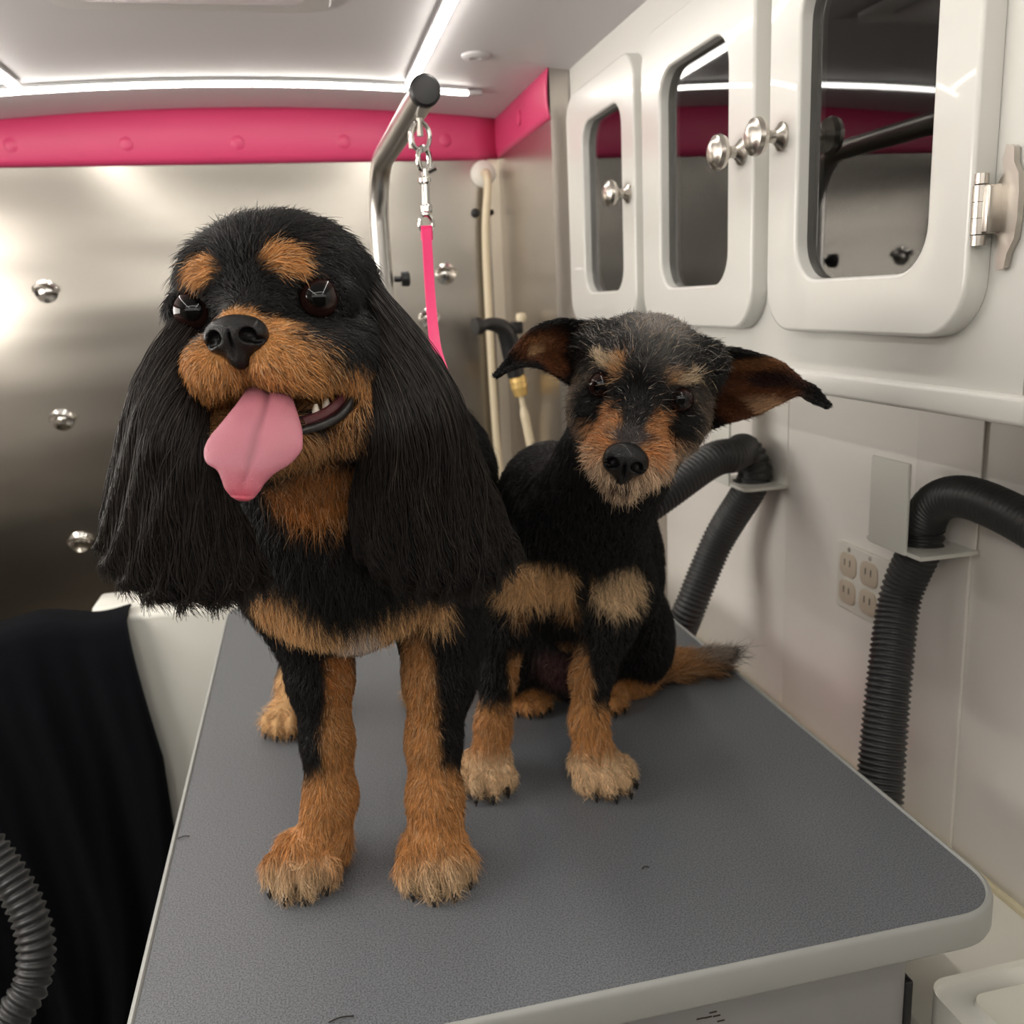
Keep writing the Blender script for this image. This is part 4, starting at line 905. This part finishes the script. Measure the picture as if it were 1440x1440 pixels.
# ------------------------------------------------------------------ the small scruffy dog, sitting
def small_dog():
    R0 = np.array([[0.90228, -0.41383, 0.12100], [-0.37953, -0.89548, -0.23254], [-0.20458, -0.16390, 0.96503]])
    R0 = np.linalg.qr(R0)[0] * np.sign(np.diag(np.linalg.qr(R0)[1])); fr = head_frame(R0, [.24168, .6471, -.0717]); R, L = fr
    root = empty('dog', (.21, .80, TZ), 'small black and tan scruffy dog sitting, with grizzled face and ears spread sideways', 'dog')
    S = Field((.04, .54, TZ - .005), (.52, 1.08, CZ + .02), .0023); e = lambda c, r, k=.012, op='add': S.ell(L(*c), V(*r) / 1000, R, k, op)
    P = PY
    S.ell(P(812, 800, .815), (.064, .058, .080), None, .03); S.ell(P(805, 735, .850), (.066, .062, .070), None, .03)
    S.ell(P(778, 715, .905), (.060, .065, .070), None, .03); S.ell(P(800, 850, .915), (.080, .085, .105), None, .03)
    S.cone(P(815, 745, .825), L(2, -50, -25), .055, .043, .03); S.cone(P(822, 760, .80), L(0, -35, -45), .045, .035, .02)
    S.ell(P(885, 790, .860), (.030, .055, .070), None, .02)
    def leg(pts, rs, k=.010):
        for i in range(len(pts) - 1): S.cone(pts[i], pts[i + 1], rs[i], rs[i + 1], k)
    leg([P(735, 830, .80), P(708, 880, .79), P(700, 950, .785), P(694, 1015, .780), P(690, 1060, .772)], [.034, .024, .0150, .0140, .0165])
    leg([P(870, 820, .80), P(852, 875, .775), P(832, 950, .755), P(828, 1010, .745), P(835, 1058, .738)], [.034, .026, .0170, .0145, .0170])
    tA, rtA = paw(S, (.128, .768), -.22, 1.18); tB, rtB = paw(S, (.229, .738), .26, 1.22)
    # haunches and hind feet
    S.ell(P(893, 880, .905), (.034, .072, .062), None, .02); S.ell(P(705, 900, .93), (.036, .07, .06), None, .02)
    leg([P(905, 930, .93), P(893, 958, .91), (.292, .895, TZ + .018)], [.028, .018, .016]); leg([P(725, 900, .92), P(742, 950, .925), (.205, .915, TZ + .018)], [.026, .018, .016])
    tC, _ = paw(S, (.205, .912), .0, 1.0); tD, _ = paw(S, (.285, .888), -.15, 1.0)
    tl = [PZ(905, 935, TZ + .026), PZ(950, 935, TZ + .020), PZ(1000, 930, TZ + .019), PZ(1035, 918, TZ + .017)]
    leg([P(880, 900, .97)] + tl, [.030, .017, .013, .011, .004], .012)
    # head
    e((0, -38, 8), (47, 48, 38), .02); e((0, -60, -8), (42, 36, 40), .02); e((0, -14, 12), (30, 24, 20), .015)
    for s in (-1, 1):
        e((s * 22, -7, 15), (11, 9, 6), .01); e((s * 34, -22, -22), (18, 24, 24), .015); e((s * 13, 33, -41), (15, 20, 13), .008); e((s * 44, -44, 18), (14, 12, 16), .014)
    S.cone(L(0, -4, -16), L(0, 42, -34), .024, .0150, .014); S.cone(L(0, 0, -42), L(0, 34, -54), .022, .0125, .012)
    e((0, 50, -46), (14, 12, 1.6), .003, 'sub')
    for s in (-1, 1):
        e((s * 30, -2.5, .5), (14, 9, 11), .005); e((s * 30, -1.6, 0), (9.0, 9.2, 9.0), .0015, 'sub'); e((s * 30.2, 6, .8), (8.8, 6.5, 8.0), .002, 'sub')
    Vv, Q = S.mesh(2); Vv[:, 2] = np.maximum(Vv[:, 2], TZ + .0004); N = vnormals(Vv, Q)
    # --- coat
    col = Paint(BLK); a = lambda c, r, v, s=.15: col.add(c, r, v, s); h = lambda c, r, v, s=.18: col.add(L(*c), V(*r) / 1000, v, s, R)
    OR = V(.50, .21, .075); CRM = V(.55, .42, .28)
    a(P(724, 930, .785), (.010, .05, .060), TAN * .7, .3); a(P(694, 1040, .78), (.045, .05, .040), TAN * .9, .2); a(P(686, 1090, .765), (.05, .055, .024), PALE * 1.1, .3)
    a(P(812, 935, .75), (.010, .05, .065), TAN * .7, .3); a(P(828, 1045, .74), (.045, .05, .038), TAN * .95, .2); a(P(842, 1090, .73), (.05, .055, .024), PALE * 1.1, .3)
    a(P(760, 885, .78), (.060, .05, .020), BLK, .3)
    for rt_ in (rtA, rtB):
        for x in (-.0115, 0, .0115): a(rt_(x, -.026, .003), (.0013, .010, .006), V(.05, .022, .012), .5)
    a(P(768, 825, .76), (.042, .045, .019), TAN2 * 1.0, .22); a(P(735, 835, .77), (.025, .04, .012), TAN2 * 1.0, .3); a(P(868, 826, .765), (.027, .05, .022), PALE * .95, .22)
    a(P(817, 815, .76), (.007, .04, .03), BLK, .3)
    a(P(745, 990, .90), (.03, .05, .028), TAN, .2); a(P(885, 968, .885), (.042, .06, .020), TAN, .2); a(P(790, 930, .86), (.03, .03, .03), V(.07, .03, .03), .3)
    a(PZ(930, 925, TZ + .03), (.030, .03, .03), TAN * .8, .4); a(PZ(970, 930, TZ + .02), (.032, .03, .012), TAN * .6, .5); a(PZ(1015, 915, TZ + .03), (.04, .03, .010), V(.22, .19, .17), .5); a(PZ(930, 952, TZ), (.04, .03, .010), BLK, .3)
    # head: sides grizzled, muzzle orange to pale beard, black bridge, cream brows
    h((-42, -12, -26), (18, 36, 30), V(.17, .12, .085), .5); h((42, -12, -26), (18, 36, 30), V(.15, .115, .09), .5)
    h((0, 22, -40), (38, 44, 30), OR * 1.05, .14); h((-22, 6, -22), (15, 22, 14), OR * 1.1, .25); h((21, 8, -20), (13, 22, 14), OR, .25)
    h((0, 40, -54), (46, 44, 20), V(.62, .45, .31), .35); h((26, 18, -46), (18, 30, 16), V(.58, .43, .31), .4); h((-26, 18, -48), (16, 30, 14), V(.58, .40, .27), .4)
    h((0, 16, -10), (9.5, 44, 26), BLK * 1.6, .18); h((0, 44, -22), (12, 14, 7), V(.06, .05, .05), .4)
    for s in (-1, 1): h((s * 31, 0, -12), (14, 18, 17), BLK, .22)
    h((-17, 8, 17), (6.5, 14, 8), V(.50, .26, .11), .3); h((-30, 2, 18), (12, 14, 4.5), CRM * .9, .4)
    h((18, 8, 17), (8, 14, 5.5), V(.50, .27, .12), .3); h((30, 2, 16), (11, 14, 4), CRM * .85, .4)
    h((6, -20, 46), (20, 40, 14), GREY * .85, .6); h((10, 6, 34), (16, 14, 18), V(.09, .085, .08), .6)
    h((0, 50, -53), (9, 12, 3), BLK, .3); h((0, 56, -35), (12, 9, 11), BLK, .15)
    body = fast_mesh('body', Vv, Q, 'skin', root, col(Vv) * .8)
    ln = Paint(V(.0085)); la = lambda c, r, v, s=.2: ln.add(c, r, V(v), s); lh = lambda c, r, v, s=.2: ln.add(L(*c), V(*r) / 1000, V(v), s, R)
    la(P(800, 830, .77), (.10, .06, .035), .014, .3); la((.18, .75, TZ), (.13, .07, .10), .010, .2); la(PZ(985, 930, TZ + .02), (.10, .05, .04), .024, .3)
    lh((0, -30, 0), (62, 60, 60), .013); lh((0, 0, 40), (50, 50, 22), .0125, .4); lh((0, 26, -44), (42, 48, 30), .0125); lh((0, 26, -12), (12, 30, 20), .005, .3); lh((0, 30, -66), (40, 40, 14), .015, .4)
    for s in (-1, 1): lh((s * 22, 4, 20), (16, 14, 6), .010, .3); lh((s * 30, 5, 1), (15, 16, 14), .0024, .25)
    lh((0, 54, -34), (17, 10, 13), .004, .25)
    no = Paint(V(1.0))
    for s in (-1, 1): no.add(L(s * 30, 9, 0), V(12.0, 14, 11.0) / 1000, V(0.0), .06, R)
    no.add(L(0, 58, -36), V(13, 11, 11) / 1000, V(0.0), .06, R)
    fw, up, rt = R[:, 1], R[:, 2], R[:, 0]; hc = L(0, -30, -5); nz = L(0, 62, -24)
    def flow_head(p): q = (p - hc) @ R; return -fw[None] * .7 + rt[None] * np.sign(q[:, 0:1]) * np.clip(np.abs(q[:, 0:1]) / .035, 0, 1) * 1.0 + up[None] * (np.where(q[:, 2:3] > .02, .5, -.6) + 1.2 * np.clip(1 - np.abs(q[:, 0:1]) / .022, 0, 1))
    def flow_muz(p): d = p - nz; d = d / np.linalg.norm(d, axis=1)[:, None]; return d - up[None] * .55 - fw[None] * .15
    def flow_brow(p): q = (p - L(0, 0, 0)) @ R; return up[None] * .7 + rt[None] * np.sign(q[:, 0:1]) * 1.0 + 0 * q
    fl = Paint(lambda p: np.tile(V(.08, .30, -1.0), (len(p), 1))); fl.add(L(0, -32, 0), V(65, 58, 60) / 1000, flow_head, .2, R); fl.add(L(0, 20, -42), V(42, 50, 44) / 1000, flow_muz, .25, R); fl.add(L(0, 4, 18), V(45, 16, 9) / 1000, flow_brow, .3, R)
    fl.add((.18, .74, TZ), (.14, .08, .045), lambda p: np.tile(V(0, -.9, -.35), (len(p), 1)), .3); fl.add(PZ(985, 930, TZ + .02), (.11, .06, .05), lambda p: np.tile(V(1, .1, .25), (len(p), 1)), .3)
    def dens(c):
        hd = np.linalg.norm(c - L(0, 0, -20), axis=1) < .09; return np.where(hd, 3.0, np.where(c[:, 1] > .93, .5, 1.0))
    p, n = sample(Vv, Q, N, 150000, dens); keep = RG.random(len(p)) < no(p)[:, 0]; p, n = p[keep], n[keep]
    c = col(p, .09); c = c * (1 + .30 * RG.normal(0, 1, (len(c), 1))).clip(.3, 2.0)
    hd = np.linalg.norm(p - L(0, -15, 0), axis=1) < .075; dark = c[:, 0] < .06; g = hd & dark & (RG.random(len(c)) < .04 + .12 * (((p - L(0, 0, 0)) @ up) > .022)); c[g] = V(.26, .24, .22) * (.6 + .8 * RG.random((g.sum(), 1)))
    g = (~hd) & dark & (RG.random(len(c)) < .05); c[g] = V(.05, .042, .038)
    tn = c[:, 0] > .12; k = tn & (RG.random(len(c)) < .08); c[k] *= .35; k = tn & (RG.random(len(c)) < .18); c[k] = c[k] * .5 + PALE * .5
    mz = np.linalg.norm((p - L(0, 20, -50)) @ R / V(.05, .055, .03), axis=1) < 1
    lift = np.where(mz, .58, .34) + .14 * (hd & (((p - L(0, 0, 0)) @ up) > .010))
    curves('fur', groom(p, n, ln(p)[:, 0], fl(p), lift, 5, .12, .55, .10, TZ), c, .00022, .00005, body)
    eyeball(fr, (-30, .7, .2), .0098, root, (.10, 1, .12), .9); eyeball(fr, (30, .7, .2), .0098, root, (.10, 1, .12), .9)
    nose_mesh(fr, (0, 56, -35.5), 1.02, root, 1.25)
    claws(tA, -.22, root, 1.5); claws(tB, .26, root, 1.5); claws(tC, 0., root); claws(tD, -.15, root)
    # ears: thin leather with short fur, black outside and tan inside
    def ear(G, blobs, ns=7000):
        Vg, Qg, D, Ns = sweep_sheet(G, lambda u, v: .0019 * (1 - .5 * u ** 4) * np.ones_like(v), 40, 44)
        pc = Paint(BLK * 1.1)
        for c_, r_, v_ in blobs: pc.add(c_, r_, v_, .35)
        ob = fast_mesh('ear', Vg, Qg, 'skin', root, pc(Vg) * .8); Nn = vnormals(Vg, Qg); p, n = sample(Vg, Qg, Nn, ns)
        ax = _n(D[20, -1] - D[20, 0]); c = pc(p, .12) * (1 + .3 * RG.normal(0, 1, (ns, 1))).clip(.3, 2)
        bs = np.linalg.norm(p - D[20, 0], axis=1) / np.linalg.norm(D[20, -1] - D[20, 0])
        curves('fur', groom(p, n, np.interp(bs, [0, .35, 1], [.010, .006, .0028]), np.tile(ax + V(0, 0, -.25), (ns, 1)), np.full(ns, .22), 4, .1, .25), c, .00024, .00006, ob); return ob
    RED = V(.16, .055, .022); RT = V(.34, .15, .06)
    ear([[P(852, 462, .70), P(795, 449, .695), P(752, 461, .690), P(724, 488, .690), P(709, 511, .688), P(695, 527, .684)],
         [P(855, 485, .715), P(798, 472, .720), P(757, 480, .712), P(730, 498, .702), P(711, 515, .692), P(696, 528, .685)],
         [P(855, 520, .715), P(802, 502, .722), P(765, 500, .715), P(736, 507, .703), P(713, 519, .692), P(697, 529, .685)],
         [P(850, 560, .700), P(806, 542, .690), P(772, 522, .682), P(744, 514, .684), P(716, 520, .684), P(698, 531, .684)]],
        [(P(772, 484, .70), (.028, .05, .012), RED), (P(765, 478, .70), (.014, .05, .004), RT), (P(760, 492, .70), (.009, .05, .005), V(.45, .27, .14)), (P(785, 510, .70), (.014, .05, .010), RED * .8)])
    ear([[P(975, 492, .690), P(1028, 490, .672), P(1062, 497, .664), P(1098, 510, .660), P(1126, 533, .655), P(1150, 546, .648), P(1168, 570, .642)],
         [P(970, 515, .715), P(1028, 515, .705), P(1064, 517, .694), P(1098, 526, .680), P(1126, 542, .662), P(1148, 554, .650), P(1167, 571, .643)],
         [P(970, 555, .720), P(1026, 552, .712), P(1063, 547, .700), P(1097, 545, .684), P(1125, 549, .664), P(1146, 561, .651), P(1165, 573, .643)],
         [P(975, 612, .700), P(1024, 594, .680), P(1062, 583, .672), P(1096, 567, .664), P(1122, 556, .656), P(1143, 567, .650), P(1162, 574, .643)]],
        [(P(1062, 535, .69), (.026, .05, .020), RED), (P(1050, 512, .69), (.016, .05, .007), RT), (P(1068, 570, .69), (.018, .05, .008), V(.34, .20, .11)), (P(1080, 533, .69), (.014, .05, .008), V(.04, .018, .015)), (P(1028, 575, .69), (.012, .05, .014), RED * .5)], 9000)
    return root
small_dog()
